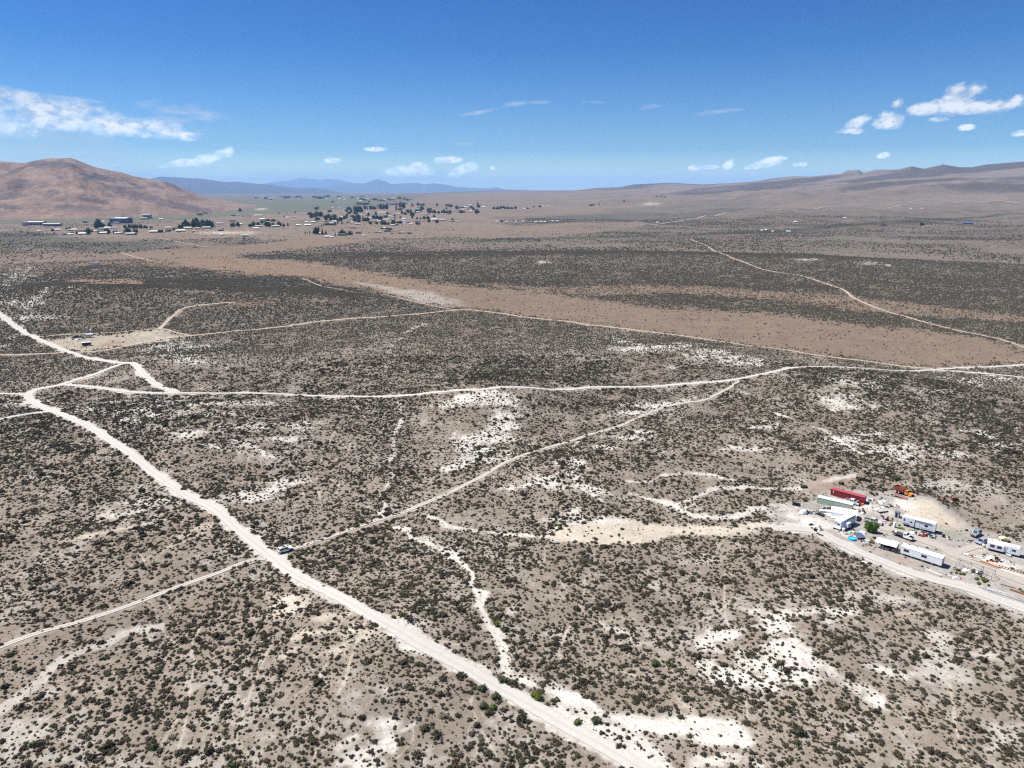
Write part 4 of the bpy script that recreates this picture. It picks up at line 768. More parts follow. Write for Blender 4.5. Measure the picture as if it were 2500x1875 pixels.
GRC = mt('pale_green_container_paint', (.42,.50,.40), .5, var=.12, dirt=(.34,.34,.27)); GRR = mt('sunlit_container_roof', (.76,.80,.76), .5, var=.05)  # near-white roof has the top light painted into its colour
def green_decor(p, L, W, H):
    for x in (1.0, 3.2): MB().box(x, x + 1.3, .7, 1.6, H + .01, H + .03).build('roof_patch', mt('rusty_roof_patch', (.33,.33,.27), .8, var=.3), p)
container('pale green shipping container with a sunlit whitish roof, the nearer of the two containers', (1997,1229), (2076,1249), GRR, GRC, decor=green_decor)
car('pickup_truck', 'white pickup with its hood raised, wedged between the red and green containers', 'pickup', G(2080,1229,.1), head((2060,1222),(2097,1234)), WHT, 5.4, 1.95, 1.75, 'pickup', hood_up=True)
car('pickup_truck', 'silver four-door pickup parked beyond the green yard tree', 'pickup', G(2131,1277,.1), head((2112,1271),(2150,1281)), mt('silver_tan_paint', (.58,.57,.55), .3, .2, .04), 6.0, 2.0, 1.85, 'pickup')
car('parked_car', 'dark SUV with a silver roof parked behind the sedan near the mound', 'car', G(2382,1307,.1), head((2390,1301),(2374,1311)), mt('blue_grey_paint', (.28,.31,.36), .3, .3, .04), 4.8, 1.95, 1.8, 'suv')
car('parked_car', 'silver-blue sedan parked beside the white travel trailer', 'car', G(2395,1326,.1), head((2406,1319),(2385,1329)), mt('silver_blue_paint', (.40,.45,.56), .28, .35, .04), 4.7, 1.85, 1.5, 'sedan')
# flatbed truck, hood up
c = G(2203,1312,.1); hd = head((2178,1303),(2225,1321)); p = empty('flatbed_truck', c, hd, 'white flatbed truck with an open hood standing on the drive', 'truck')
MB().box(-3.4, 0.3, -1.15, 1.15, .92, 1.02).build('flatbed', TRIM, p); MB().box(-3.4, 3.0, -.45, -.3, .6, .9).box(-3.4, 3.0, .3, .45, .6, .9).build('chassis', BLACKM, p)
MB().prof([(.5,.55),(.5,2.05),(1.35,2.1),(1.8,1.5),(2.2,1.45),(2.2,.55)], -1.0, 1.0).build('cab', WHT, p, .05); MB().prof([(2.2,.6),(2.2,1.25),(3.3,1.15),(3.4,.9),(3.4,.6)], -.95, .95).build('fender', WHT, p, .04)
MB().box(2.3, 3.25, -.7, .7, 1.1, 1.28).build('engine_bay', BLACKM, p); MB().loft([(2.2,-.85,1.4),(2.2,.85,1.4),(2.25,.85,1.38),(2.25,-.85,1.38)], [(2.9,-.85,2.25),(2.9,.85,2.25),(2.95,.85,2.22),(2.95,-.85,2.22)]).build('open_hood', WHT, p)
MB().loft([(1.40,-.85,2.05),(1.40,.85,2.05),(1.44,.85,2.09),(1.44,-.85,2.09)], [(1.82,-.9,1.52),(1.82,.9,1.52),(1.87,.9,1.55),(1.87,-.9,1.55)]).build('windshield', GLASS, p)
for s in (-1, 1):
    MB().box(.75, 1.5, s*1.0 - .02, s*1.0 + .02, 1.45, 1.95).build('side_window', GLASS, p)
    for x in (-2.1, 2.75): wheel(p, x, s*.95, .42, .26)
MB().box(.25, .35, -1.1, 1.1, 1.0, 1.9).build('headboard', STEEL, p); MB().box(-2.7, -1.9, -.5, .4, 1.02, 1.5).build('white_tank', WHT, p)
# orange dump truck
c = G(2207,1208,.1); hd = head((2186,1201),(2230,1214)); p = empty('dump_truck', c, hd, 'old orange dump truck parked above the pale mound', 'truck')
ORG = mt('orange_truck_paint', (.52,.21,.04), .6, var=.15, dirt=(.45,.17,.05)); ORD = mt('red_orange_dump_bed', (.27,.065,.03), .7, var=.2, dirt=(.2,.06,.03))
MB().box(-3.9, 3.6, -.5, -.35, .6, .9).box(-3.9, 3.6, .35, .5, .6, .9).build('chassis', BLACKM, p); bx = MB()
bx.box(-4.0, .6, -1.2, 1.2, 1.05, 1.2); bx.box(-4.0, .6, -1.25, -1.15, 1.2, 2.5); bx.box(-4.0, .6, 1.15, 1.25, 1.2, 2.5); bx.box(.5, .6, -1.15, 1.15, 1.2, 2.7); bx.box(-4.0, -3.9, -1.15, 1.15, 1.2, 2.4)
db = bx.build('dump_bed', ORD, p); ribs = MB()
for i in range(7):
    for s in (-1, 1): ribs.box(-3.95 + i*.72, -3.83 + i*.72, s*1.31 - .05, s*1.31 + .05, 1.1, 2.5)
ribs.build('stake', BLACKM, db); MB().box(-3.85, .45, -1.1, 1.1, 1.25, 1.35).build('bed_floor', BLACKM, db)
MB().prof([(.75,.7),(.75,2.35),(1.75,2.4),(2.1,1.75),(2.1,.7)], -1.05, 1.05).build('cab', ORG, p, .06); MB().prof([(2.1,.75),(2.1,1.7),(3.5,1.55),(3.65,1.3),(3.65,.75)], -.75, .75).build('hood', ORG, p, .08)
MB().loft([(1.80,-.9,2.32),(1.80,.9,2.32),(1.84,.9,2.36),(1.84,-.9,2.36)], [(2.10,-.95,1.80),(2.10,.95,1.80),(2.15,.95,1.82),(2.15,-.95,1.82)]).build('windshield', GLASS, p); MB().box(3.64, 3.7, -.6, .6, .85, 1.35).build('grille', BLACKM, p)
for s in (-1, 1):
    MB().box(1.0, 1.65, s*1.05 - .02, s*1.05 + .02, 1.7, 2.2).build('side_window', GLASS, p); MB().prof([(2.3,.8),(2.5,1.2),(3.2,1.2),(3.5,.85)], s*.9 - .2, s*.9 + .2).build('fender', ORG, p)
    wheel(p, 2.85, s*.95, .5, .3, WHT)
    for x in (-2.9, -1.6): wheel(p, x, s*.95, .5, .35, WHT)

def window(p, x0, x1, z0, z1, y=-.0, m=GLASS, frame=TRIM, ny=-1):
    f = MB(); t = .05
    for q in ((x0 - t, x1 + t, z0 - t, z0), (x0 - t, x1 + t, z1, z1 + t), (x0 - t, x0, z0, z1), (x1, x1 + t, z0, z1)): f.box(q[0], q[1], y - .035, y + .03, q[2], q[3])
    f = f.build('window', frame, p); MB().box(x0, x1, y - .018, y + .02, z0, z1).build('pane', m, f); return f
# long white mobile home
c, hd, l = seat2((2197,1354), (2297,1387)); print('home', l); L = l; W = 3.0; b0 = .75; ht = 3.25
p = empty('mobile_home', c, hd, 'long white mobile home on blocks between the two white dirt drives', 'mobile home')
MB().box(-L/2, L/2, 0, W, b0, b0 + 2.3).build('wall', WHT2, p); pr = [(-.06, b0+2.3), (-.06, b0+2.36), (.35, b0+2.55), (W/2, b0+2.68), (W-.35, b0+2.55), (W+.06, b0+2.36), (W+.06, b0+2.3)]
rf = MB().profx(pr, -L/2 - .05, L/2 + .05).build('roof', WHT, p); sm = MB()
for i in range(10): 
    x = -L/2 + .8 + i * (L - 1.4) / 9.5; q = [(a, z + .02) for a, z in pr[1:-1]]; sm.profx(q + [(pr[-2][0], pr[-2][1] - .01), (pr[1][0], pr[1][1] - .01)], x, x + .06)
sm.build('roof_seam', GREYP, rf); MB().bar((-1.8, W/2+.4, b0+2.6), (-1.8, W/2+.4, b0+3.5), .08).build('flue', TRIM, rf); MB().bar((1.8, W/2+.4, b0+2.6), (1.8, W/2+.4, b0+3.2), .06).build('flue', STEEL, rf); MB().box(-4.3, -4.0, 1.9, 2.2, b0+2.6, b0+2.9).build('vent', TRIM, rf)
for x in (-L/2 + .9, .1): 
    w = window(p, x, x + 1.5, b0 + .95, b0 + 1.75, 0, frame=STEEL); MB().box(x + .74, x + .78, -.04, -.01, b0+.95, b0+1.75).build('mullion', STEEL, w)
for x in (-L/2 + .5, -L/4, .2, L/4, L/2 - 1.0):
    for y in (.4, W - .5): MB().box(x, x + .4, y, y + .3, -.3, b0).build('pier', GREYP, p)
MB().box(-L/2 + .3, L/2 - .3, .7, .9, b0 - .25, b0).box(-L/2 + .3, L/2 - .3, W - .9, W - .7, b0 - .25, b0).build('frame_rail', BLACKM, p)
MB().box(L/2, L/2 + .05, .35, W - .3, b0 + .1, b0 + 2.1).build('end_panel', GREYP, p)
# fifth-wheel trailers and the travel trailer
def trailer(label, A, B, L, W, H, wins, slide=None, neck=0.0, kind='travel_trailer', m=WHT, sidem=WHT2, b0=.65, door=None, awning=False, nose=1):
    c, hd, l = seat2(A, B); p = empty(kind, c, hd, label, 'trailer'); s0 = -L/2; s1 = L/2
    pts = [(s0, b0), (s0, H - .15), (s0 + .2, H)] + [(s1 - .35, H), (s1, H - .55), (s1, b0 + .35), (s1 - .3, b0)]
    if neck and nose < 0: pts = [(s0 + neck, b0), (s0 + neck, b0 + .75), (s0, b0 + .75), (s0, H - .5), (s0 + .4, H), (s1 - .1, H), (s1, H - .1), (s1, b0)]
    bd = MB().prof(pts, 0, W); bd.build('body', sidem, p, .05)
    rp = [(x, z) for x, z in pts if z > H - .6]; MB().box(pts[2][0] + .15 if not neck else s0 + .45, s1 - .4 if not neck else s1 - .15, .04, W - .04, H, H + .03).build('roof', m, p)
    for x in (-L*.18, L*.22): MB().box(x, x + .55, W/2 - .28, W/2 + .28, H + .03, H + .22).build('roof_vent', m, p)
    for x0, x1, z0, z1, y in wins: window(p, x0, x1, z0, z1, y)
    if slide:
        x0, x1, z0, z1, d = slide; MB().box(x0, x1, -d, 0.02, z0, z1).build('slide_out', sidem, p, .03)
    if door: dr = MB().box(door, door + .7, -.04, .0, b0 + .1, b0 + 2.0).build('door', m, p); MB().box(door + .58, door + .64, -.09, -.04, b0 + .95, b0 + 1.1).build('handle', TRIM, dr)
    for x in (L*.02, L*.02 + .85):
        for y in (.2, W - .2): wheel(p, x + .6, y, .36, .22)
    MB().box(s0 + .3, s1 - .3, .5, .65, b0 - .22, b0).box(s0 + .3, s1 - .3, W - .65, W - .5, b0 - .22, b0).build('frame_rail', BLACKM, p)
    for x in (s0 + .8, s1 - .8): MB().bar((x, .5, -.25), (x, .5, b0 - .1), .05).bar((x, W - .5, -.25), (x, W - .5, b0 - .1), .05).build('jack', BLACKM, p)
    if awning: MB().bar((awning[0], -.10, H - .35), (awning[1], -.10, H - .35), .09).build('awning_roll', TRIM, p)
    return p
t = trailer('white travel trailer with two large dark windows in its slide-out, farthest right', (2414,1343), (2482,1361), 9.2, 2.5, 3.1, [(2.3,3.2,1.75,2.3,0),(-3.6,-2.5,1.65,2.45,-.55),(-1.7,-.6,1.65,2.45,-.55),(.75,1.05,2.05,2.2,0)], (-4.3,.1,.85,2.85,.55), door=1.2)
MB().box(-5.9,-5.2,.9,1.7,.35,1.15).build('propane_cover', WHT, t, .12); MB().bar((-4.6,.5,.5),(-5.9,1.25,.45),.06).bar((-4.6,2.0,.5),(-5.9,1.25,.45),.06).build('hitch', BLACKM, t); MB().box(.9,2.3,-1.3,-.15,.0,.55).build('entry_steps', GREYP, t); MB().box(-4.2,-3.2,1.1,1.5,3.14,3.22).build('roof_hatch', TRIM, t)
t = trailer('white fifth-wheel trailer standing at the foot of the pale mound', (2204,1284), (2277,1303), 10.4, 2.5, 3.6, [(-4.6,-4.3,2.2,2.9,0),(-2.6,-2.0,2.0,2.4,0),(1.9,2.8,1.9,2.45,0)], None, 2.6, 'fifth_wheel_trailer', nose=-1, door=-.4, awning=(-1.2,3.9)); MB().box(-4.2,4.0,-.012,-.0,1.0,1.25).build('stripe', mt('faded_blue_stripe', (.50,.58,.68), .5), t)
MB().box(-1.25,-1.0,-.02,.3,.65,3.3).build('slide_gap_shade', BLACKM, t); MB().box(-.35,.25,-.03,.0,1.7,2.5).build('doorway_shade', BLACKM, t); MB().box(5.2,5.24,.15,2.35,.8,3.1).build('rear_cap', mt('blue_grey_fibreglass', (.52,.58,.68), .4), t)  # black strip and panel stand in for shade in the gap and doorway
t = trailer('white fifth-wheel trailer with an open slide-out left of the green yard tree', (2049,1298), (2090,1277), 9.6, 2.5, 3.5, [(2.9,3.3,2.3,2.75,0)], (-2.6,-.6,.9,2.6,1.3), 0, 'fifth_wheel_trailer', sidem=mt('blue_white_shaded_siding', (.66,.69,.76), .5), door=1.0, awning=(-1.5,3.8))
MB().box(-2.2,-1.1,-1.34,-1.30,1.5,2.2).build('slide_window', GLASS, t); MB().box(-4.86,-4.80,.5,1.4,2.0,2.5).build('end_window', GLASS, t); MB().box(-4.86,-4.80,1.75,2.15,2.2,2.7).build('end_window', GLASS, t); MB().box(-4.95,-4.75,.1,2.4,.55,.95).build('rear_bumper', WHT, t)
u = empty('folded_awning', G(2058,1303), .4, 'white folded canopy hanging down beside the near trailer slide-out', 'awning'); MB().loft([(-.08,-.06,0),(.08,-.06,0),(.08,.06,0),(-.08,.06,0)],[(-.5,-.3,1.9),(.5,-.3,1.9),(.5,.3,2.1),(-.5,.3,2.1)]).build('fabric', WHT, u); MB().bar((0,0,0),(0,0,2.4),.04).build('pole', STEEL, u)
# gabled canopy garage
c, hd, l = seat2((2036,1262), (2081,1271)); L = 8.6; W = 4.2; p = empty('canopy_garage', c, hd, 'white gabled canopy garage with a dark open end beside the near trailer', 'canopy')
pr = [(0,0),(0,1.9),(W*.25,2.85),(W/2,3.25),(W*.75,2.85),(W,1.9),(W,0)]; inn = [(.06,0),(.06,1.87),(W*.26,2.79),(W/2,3.18),(W*.74,2.79),(W-.06,1.87),(W-.06,0)]
sh = MB()
for i in range(6): sh.profx([pr[i], pr[i+1], inn[i+1], inn[i]], -L/2, L/2)
sh.build('fabric_cover', WHT, p); MB().profx([(y, z) for y, z in inn], -L/2 + .1, -L/2 + .14).build('back_panel', WHT, p); MB().profx(inn, L/2 - .5, L/2 - .46).build('interior_shade_sheet', mt('canopy_shade_black', (.012,.012,.012), .9), p)  # black sheet across the open end paints the shade inside
fr = MB()
for x in (-L/2 + .2, 0, L/2 - .2):
    for i in range(6): fr.bar((x, inn[i][0], inn[i][1]), (x, inn[i+1][0], inn[i+1][1]), .035)
fr.build('frame', STEEL, p)
# lean-to with corrugated roof
c, hd, l = seat2((2139,1337), (2185,1351)); L = l + .3; W = 3.4; p = empty('open_shed', c, hd, 'open-fronted shed with a white corrugated roof left of the mobile home', 'shed')
def sheet(mb, x0, x1, ya, za, yb, zb, n=26, t=.03):
    for i in range(n):
        a = x0 + (x1 - x0) * i / n; b = x0 + (x1 - x0) * (i + .5) / n; e = x0 + (x1 - x0) * (i + 1) / n; q = .035
        mb.loft([(a,ya,za),(b,ya,za+q),(b,ya,za+q-t),(a,ya,za-t)],[(a,yb,zb),(b,yb,zb+q),(b,yb,zb+q-t),(a,yb,zb-t)]); mb.loft([(b,ya,za+q),(e,ya,za),(e,ya,za-t),(b,ya,za+q-t)],[(b,yb,zb+q),(e,yb,zb),(e,yb,zb-t),(b,yb,zb+q-t)])
r1 = MB(); sheet(r1, .4, L/2 + .05, -.4, 2.25, W, 2.7, 14); sheet(r1, -L/2 - .5, .4, -.2, 2.05, W - .2, 2.5, 18); r1.build('roof', WHT, p)
MB().box(L/2 - .1, L/2, 0, W - .1, 0, 2.3).build('end_wall', DWOOD, p); MB().box(-L/2 + .2, L/2 - .12, W - .25, W - .15, 0, 2.2).build('back_wall', DWOOD, p)
for x in (-L/2 + .1, -1.0, L/2 - .3): MB().box(x, x + .12, -.1, .02, 0, 2.05).build('post', WOOD, p)
MB().box(-L/2, .8, .05, .12, .55, .68).build('rail', WOOD, p)
# small outhouse
c, hd, l = seat2((2184,1262), (2192,1265)); p = empty('outhouse', c, hd, 'small blue-grey outhouse with a dark doorway near the head of the mound', 'shed')
MB().box(-.7,.7,0,1.2,0,2.0).build('wall', mt('blue_grey_boards', (.36,.39,.46), .7), p); MB().profx([(-.12,1.98),(-.12,2.04),(.6,2.45),(1.32,2.04),(1.32,1.98)], -.8, .8).build('roof', mt('dark_slate_roof', (.10,.11,.15), .7), p); MB().box(-.45,.35,-.03,0,.05,1.8).build('doorway', BLACKM, p)  # doorway is a black board painted as the shade within
# greenhouse frame
c, hd, l = seat2((2340,1392), (2411,1416)); L = 9.6; W = 4.0; p = empty('greenhouse_frame', c, hd, 'bare pipe frame of a greenhouse over weeds beside the upper drive', 'frame')
st = [-L/2 + i * L/3 for i in range(4)]
for x in st:
    a = MB(); P_ = [(0,0),(0,1.7),(W/2,3.0),(W,1.7),(W,0)]
    for i in range(4): a.bar((x, P_[i][0], P_[i][1]), (x, P_[i+1][0], P_[i+1][1]), .07)
    a.build('arch', mt('dull_grey_pipe', (.20,.19,.18), .6), p)
a = MB(); a.bar((-L/2,W/2,3.0),(L/2+.3,W/2,3.0),.06); a.bar((-L/2,0,1.7),(L/2,0,1.7),.06); a.bar((-L/2,W,1.7),(L/2,W,1.7),.06); a.build('purlin', mt('dull_grey_pipe', (.20,.19,.18), .6), p)
# paddling pool and solar panel, tank
c = G(2080,1317); p = empty('paddling_pool', c, 0, 'round bright blue paddling pool on the bare ground below the near trailer', 'pool'); POOL = mt('blue_pool_plastic', (.03,.36,.62), .35, var=.1)
def tube(mb, r0, r1, z0, z1, n=24):
    for i in range(n):
        a = 2*math.pi*i/n; b = 2*math.pi*(i+1)/n; mb.loft([(r0*math.cos(a),r0*math.sin(a),z0),(r1*math.cos(a),r1*math.sin(a),z0),(r1*math.cos(b),r1*math.sin(b),z0),(r0*math.cos(b),r0*math.sin(b),z0)],[(r0*math.cos(a),r0*math.sin(a),z1),(r1*math.cos(a),r1*math.sin(a),z1),(r1*math.cos(b),r1*math.sin(b),z1),(r0*math.cos(b),r0*math.sin(b),z1)])
w_ = MB(); tube(w_, 1.12, 1.25, 0, .62); w_.build('rim_wall', POOL, p); w_ = MB(); w_.loft([(1.1*math.cos(a),1.1*math.sin(a),.05) for a in np.linspace(0,2*math.pi,20)[:-1]],[(1.1*math.cos(a),1.1*math.sin(a),.35) for a in np.linspace(0,2*math.pi,20)[:-1]]); w_.build('water', mt('pool_water', (.06,.50,.68), .1, var=.05), p)
p = empty('solar_panel', G(2097,1314), .15, 'dark blue solar panel tilted on posts right of the paddling pool', 'solar panel'); MB().loft([(-1.5,-.9,.9),(1.5,-.9,.9),(1.5,-.88,.96),(-1.5,-.88,.96)],[(-1.5,.9,1.5),(1.5,.9,1.5),(1.5,.88,1.56),(-1.5,.88,1.56)]).build('panel', mt('solar_cells', (.10,.12,.22), .25), p)
for x in (-1.2, 1.2): MB().bar((x,0,0),(x,0,1.2),.05).build('post', STEEL, p)
p = empty('water_tank', G(1961,1254), .3, 'white dome-shaped tank lying at the left edge of the yard', 'tank'); d = MB()
rings = [[(1.5*q*math.cos(a), 1.1*q*math.sin(a), z) for a in np.linspace(0,2*math.pi,17)[:-1]] for q, z in ((1,0),(.98,.5),(.86,1.0),(.6,1.4),(.25,1.58))]
for a, b in zip(rings, rings[1:]): d.loft(a, b)
d.build('shell', WHT, p); MB().torus((-.9,0,1.05), .22, .05, 'y', 10, 6).build('lid_ring', TRIM, p)
# dark steel racks, stock trailer, flat trailer
def rack(label, A, B, L, W, H, m, bars=5, kind='metal_rack', solid=False, cat='rack'):
    c, hd, l = seat2(A, B); p = empty(kind, c, hd, label, cat); f = MB()
    for x in (-L/2, L/2):
        for y in (0, W): f.box(x - .06, x + .06, y - .06, y + .06, 0, H)
    for z in (.3, H - .06):
        f.box(-L/2, L/2, -.05, .05, z, z + .08); f.box(-L/2, L/2, W - .05, W + .05, z, z + .08); f.box(-L/2 - .05, -L/2 + .05, 0, W, z, z + .08); f.box(L/2 - .05, L/2 + .05, 0, W, z, z + .08)
    f.build('frame', m, p); MB().box(-L/2 + .07, L/2 - .07, .07, W - .07, .2, .28).build('floor', m, p)
    for i in range(bars):
        x = -L/2 + L * (i + 1) / (bars + 1); MB().box(x - .05, x + .05, W - .05, W + .02, .38, H - .08).box(x - .05, x + .05, -.04, .04, .38, H * .75).build('slat', m, p)
    if solid: MB().box(-L/2 + .07, L/2 - .07, .06, .1, .4, H * .7).build('side_panel', m, p)
    return p
t = rack('long black stock rack lying on the slope behind the red container', (2094,1171), (2121,1178), 5.4, 2.0, 1.7, BLACKM, 6, solid=True); t.rotation_euler[0] = 0
rack('black steel rack with an open top standing alone at the left of the yard', (1936,1234), (1951,1237), 2.6, 1.8, 1.9, BLACKM, 3, solid=True)
rack('black crate frame with scrap in it left of the canopy garage', (1993,1256), (2008,1262), 2.6, 1.9, 1.5, BLACKM, 3)
def flatframe(label, A, B, L, W, z, m, wheels=True, top=.1, kind='flatbed_trailer'):
    c, hd, l = seat2(A, B); p = empty(kind, c, hd, label, 'trailer'); MB().box(-L/2, L/2, 0, W, z, z + top).build('deck', m, p); MB().box(-L/2, L/2, .2, .35, z - .15, z).box(-L/2, L/2, W - .35, W - .2, z - .15, z).build('beam', BLACKM, p)
    if wheels:
        for y in (-.05, W + .05):
            for x in (-.45, .45): wheel(p, x, y, .32, .2)
    return p
flatframe('grey flat trailer deck with a black shadowed side right of the silver pickup', (2148,1254), (2168,1250), 4.0, 2.0, .55, mt('grey_deck', (.36,.34,.32), .9)); flatframe('low rusty flatbed lying in front of the orange dump truck', (2182,1213), (2210,1220), 6.6, 2.0, .45, mt('rusty_brown_deck', (.24,.13,.10), .9, var=.3))
# rusty machines
def machine(label, ctr, hd, m, s=1.0, arm=True, name='rusty_machine'):
    p = empty(name, ctr, hd, label, 'machine'); MB().prof([(-1.2*s,.4*s),(-1.3*s,1.2*s),(-.2*s,1.5*s),(.9*s,1.1*s),(1.2*s,.5*s)], -.7*s, .7*s).build('body', m, p, .05); MB().box(-1.3*s,1.3*s,-.5*s,.5*s,.25*s,.42*s).build('chassis', BLACKM, p)
    if arm: MB().box(-4.0*s,-1.1*s,-.12,.12,.9*s,1.1*s).build('boom', m, p); MB().box(-4.3*s,-3.9*s,-.5,.5,.3*s,1.0*s).build('bucket', m, p)
    MB().bar((.3*s,0,1.2*s),(.3*s,0,2.1*s),.05).build('stack', BLACKM, p)
    for x in (-.7, .8):
        for y in (-.75, .75): wheel(p, x*s, y*s, .38*s, .2, RUST)
    return p
machine('rust-red loader with a long boom among bushes beyond the mound', G(2332,1222), -.25, RUST, 1.0); machine('small rusty machine on the bare patch left of the black stock rack', G(2053,1181), .9, mt('brown_rust', (.15,.085,.065), .9, var=.3), .9, False)
YEL = mt('cream_yellow_paint', (.68,.62,.36), .5, var=.15); machine('pale yellow machine half hidden behind the travel trailer', G(2452,1323), -.2, YEL, 1.2, False, 'yellow_machine')
# long things on the ground
def log(name, label, cat, A, B, r, m, n=10, dz=0.0, flat=False):
    a = G(*A); b = G(*B); c = (a + b) / 2; c.z = gz(c.x, c.y); o = MB(); h = (b - a) / 2; dzv = (b.z - a.z) / 2
    if flat: 
        L = math.hypot(h.x, h.y); o.box(-L, L, -r, r, dz, dz + .09); ob = o.build(name, m); ob.location = c; ob.rotation_euler = (0, -math.atan2(dzv, L), math.atan2(h.y, h.x))
    else: o.bar((-h.x, -h.y, -dzv + r), (h.x, h.y, dzv + r), r, n); ob = o.build(name, m); ob.location = c
    return tag(ob, label, cat)
log('rusty_pipe', 'long fat orange rusted pipe lying between the greenhouse frame and the travel trailer', 'pipe', (2393,1370), (2440,1387), .34, RUSTL); log('rusty_pipe', 'thin dark rusted pipe lying along the near side of the orange one', 'pipe', (2370,1366), (2436,1390), .13, RUST)
log('steel_beam', 'dark rusty beam at the right edge below the upper drive', 'beam', (2465,1440), (2512,1456), .28, RUST, 4); log('steel_beam', 'thin dark beam left of the rusty one below the upper drive', 'beam', (2443,1427), (2480,1437), .12, BLACKM, 4)
log('steel_rail', 'long grey rail beside the row of cinder blocks', 'rail', (2389,1434), (2510,1474), .14, STEEL, 6); log('steel_rail', 'second long grey rail on the near side of the longer one', 'rail', (2398,1440), (2500,1474), .12, GREYP, 6)
log('white_board', 'long white board lying along the lower road in front of the mobile home', 'board', (2261,1389), (2300,1405), .16, WHT, flat=True); log('white_board', 'short white board lying alone in the scrub below the lower road', 'board', (2100,1369), (2122,1376), .35, WHT, flat=True); log('white_board', 'white plank at the right edge beside the lower road', 'board', (2488,1478), (2512,1488), .14, WHT, flat=True)
for i in range(9):
    a = (2413 + i * 5.6, 1439.5 + i * 1.35); b = MB().box(-.22,.22,-.12,.12,0,.3).build('cinder_block', WHT); b.location = G(*a); b.rotation_euler = (0, 0, -.35 + .2 * (i % 3)); tag(b, 'pale cinder block in the row beside the long grey rail', 'block', 'row of cinder blocks')
p = empty('ladder_rack', G(2467,1391), head((2445,1385),(2490,1398)), 'rusty ladder-like rack lying right of the orange pipe', 'rack'); MB().box(-3.4,3.4,-.7,-.6,0,.15).box(-3.4,3.4,.6,.7,0,.15).build('side_rail', RUST, p)
for i in range(9): MB().box(-3.2 + i*.8, -3.05 + i*.8, -.9, .9, .15, .25).build('rung', WOOD, p)
# piles of planks, panels
def stack(label, A, B, L, W, n, m, name='plank_stack'):
    c, hd, l = seat2(A, B); p = empty(name, c, hd, label, 'planks'); 
    for i in range(n): MB().box(-L/2 + random.uniform(-.2,.2), L/2 + random.uniform(-.2,.2), random.uniform(-.1,.1), W + random.uniform(-.1,.1), i*.14, i*.14 + .11).build('plank', m, p)
stack('stack of long white panels between the green container and the canopy garage', (2006,1250), (2030,1252), 4.6, 1.4, 4, WHT); stack('white panels spread flat left of the canopy garage', (2014,1260), (2033,1262), 4.2, 2.2, 2, WHT2); stack('blue-white sheets leaning at the foot of the canopy garage', (2033,1266), (2050,1270), 3.6, 1.8, 3, mt('blue_white_sheet', (.60,.64,.74), .5))
stack('grey boards in front of the greenhouse frame', (2318,1408), (2338,1414), 3.4, .8, 2, GREYP); stack('light boards on the ground under the green container', (2020,1235), (2038,1239), 4.6, .6, 2, GREYP)
# fridge, bins, tyres and other loose scrap, each its own thing
def solo(name, label, cat, px, py, fn, m, rz=0.0, group=None):
    o = fn(MB()).build(name, m); o.location = G(px, py); o.rotation_euler = (0, 0, rz); return tag(o, label, cat, group)
solo('refrigerator', 'upright white refrigerator beside the green tarp', 'fridge', 2183, 1287, lambda b: b.box(-.4,.4,-.35,.35,0,1.9).box(.30,.34,-.40,-.35,.9,1.4), WHT, .3)
TY = [(1996,1303),(2001,1306),(2007,1308),(2303,1310),(2013,1240),(2019,1242),(2024,1243),(2310,1279),(2092,1248),(1982,1290),(2040,1241),(2030,1240),(2316,1312),(2374,1284),(2196,1283),(2282,1299),(2107,1243)]
for i, (a, b) in enumerate(TY): solo('tyre', 'black tyre lying loose among the yard scrap', 'tyre', a, b, lambda q: q.torus((0,0,.16), .30, .15, 'z', 14, 7), BLK, 0, 'loose tyres in the yard')
def cyl(b, r, h, n=14): return b.loft([(r*math.cos(2*math.pi*i/n), r*math.sin(2*math.pi*i/n), 0) for i in range(n)], [(r*math.cos(2*math.pi*i/n), r*math.sin(2*math.pi*i/n), h) for i in range(n)])
solo('barrel', 'black barrel beside the leaning post right of the fifth-wheel trailer', 'barrel', 2303, 1311, lambda b: cyl(b, .45, 1.0), BLK); solo('barrel', 'orange-red drum at the near corner of the red container', 'barrel', 2104, 1233, lambda b: b.box(-.8,.8,-.3,.3,0,.5), mt('orange_red_plastic', (.65,.16,.06), .5), .3)
solo('green_tarp', 'bright green tarp bundle beside the white refrigerator', 'tarp', 2199, 1291, lambda b: b.loft([(-1.3,-.5,0),(1.4,-.6,0),(1.3,.5,0),(-1.2,.6,0)],[(-.9,-.3,.5),(.9,-.35,.4),(.8,.3,.5),(-.8,.3,.6)]), mt('green_tarp_cloth', (.06,.14,.035), .8, var=.3), -.3)
solo('green_cart', 'dark green low cart at the end of the drive-side scrap', 'cart', 2228, 1297, lambda b: b.box(-.8,.8,-.35,.35,.15,.5).bar((-.5,-.4,.2),(-.5,.4,.2),.2,10).bar((.5,-.4,.2),(.5,.4,.2),.2,10), mt('dark_green_paint', (.03,.15,.09), .6), -.3)
solo('red_kayak', 'small red and blue toy car by the white fifth-wheel trailer', 'toy', 2253, 1310, lambda b: b.prof([(-.6,.1),(-.6,.5),(0,.65),(.7,.4),(.7,.1)], -.3, .3), mt('red_plastic', (.55,.03,.04), .4), -.4)
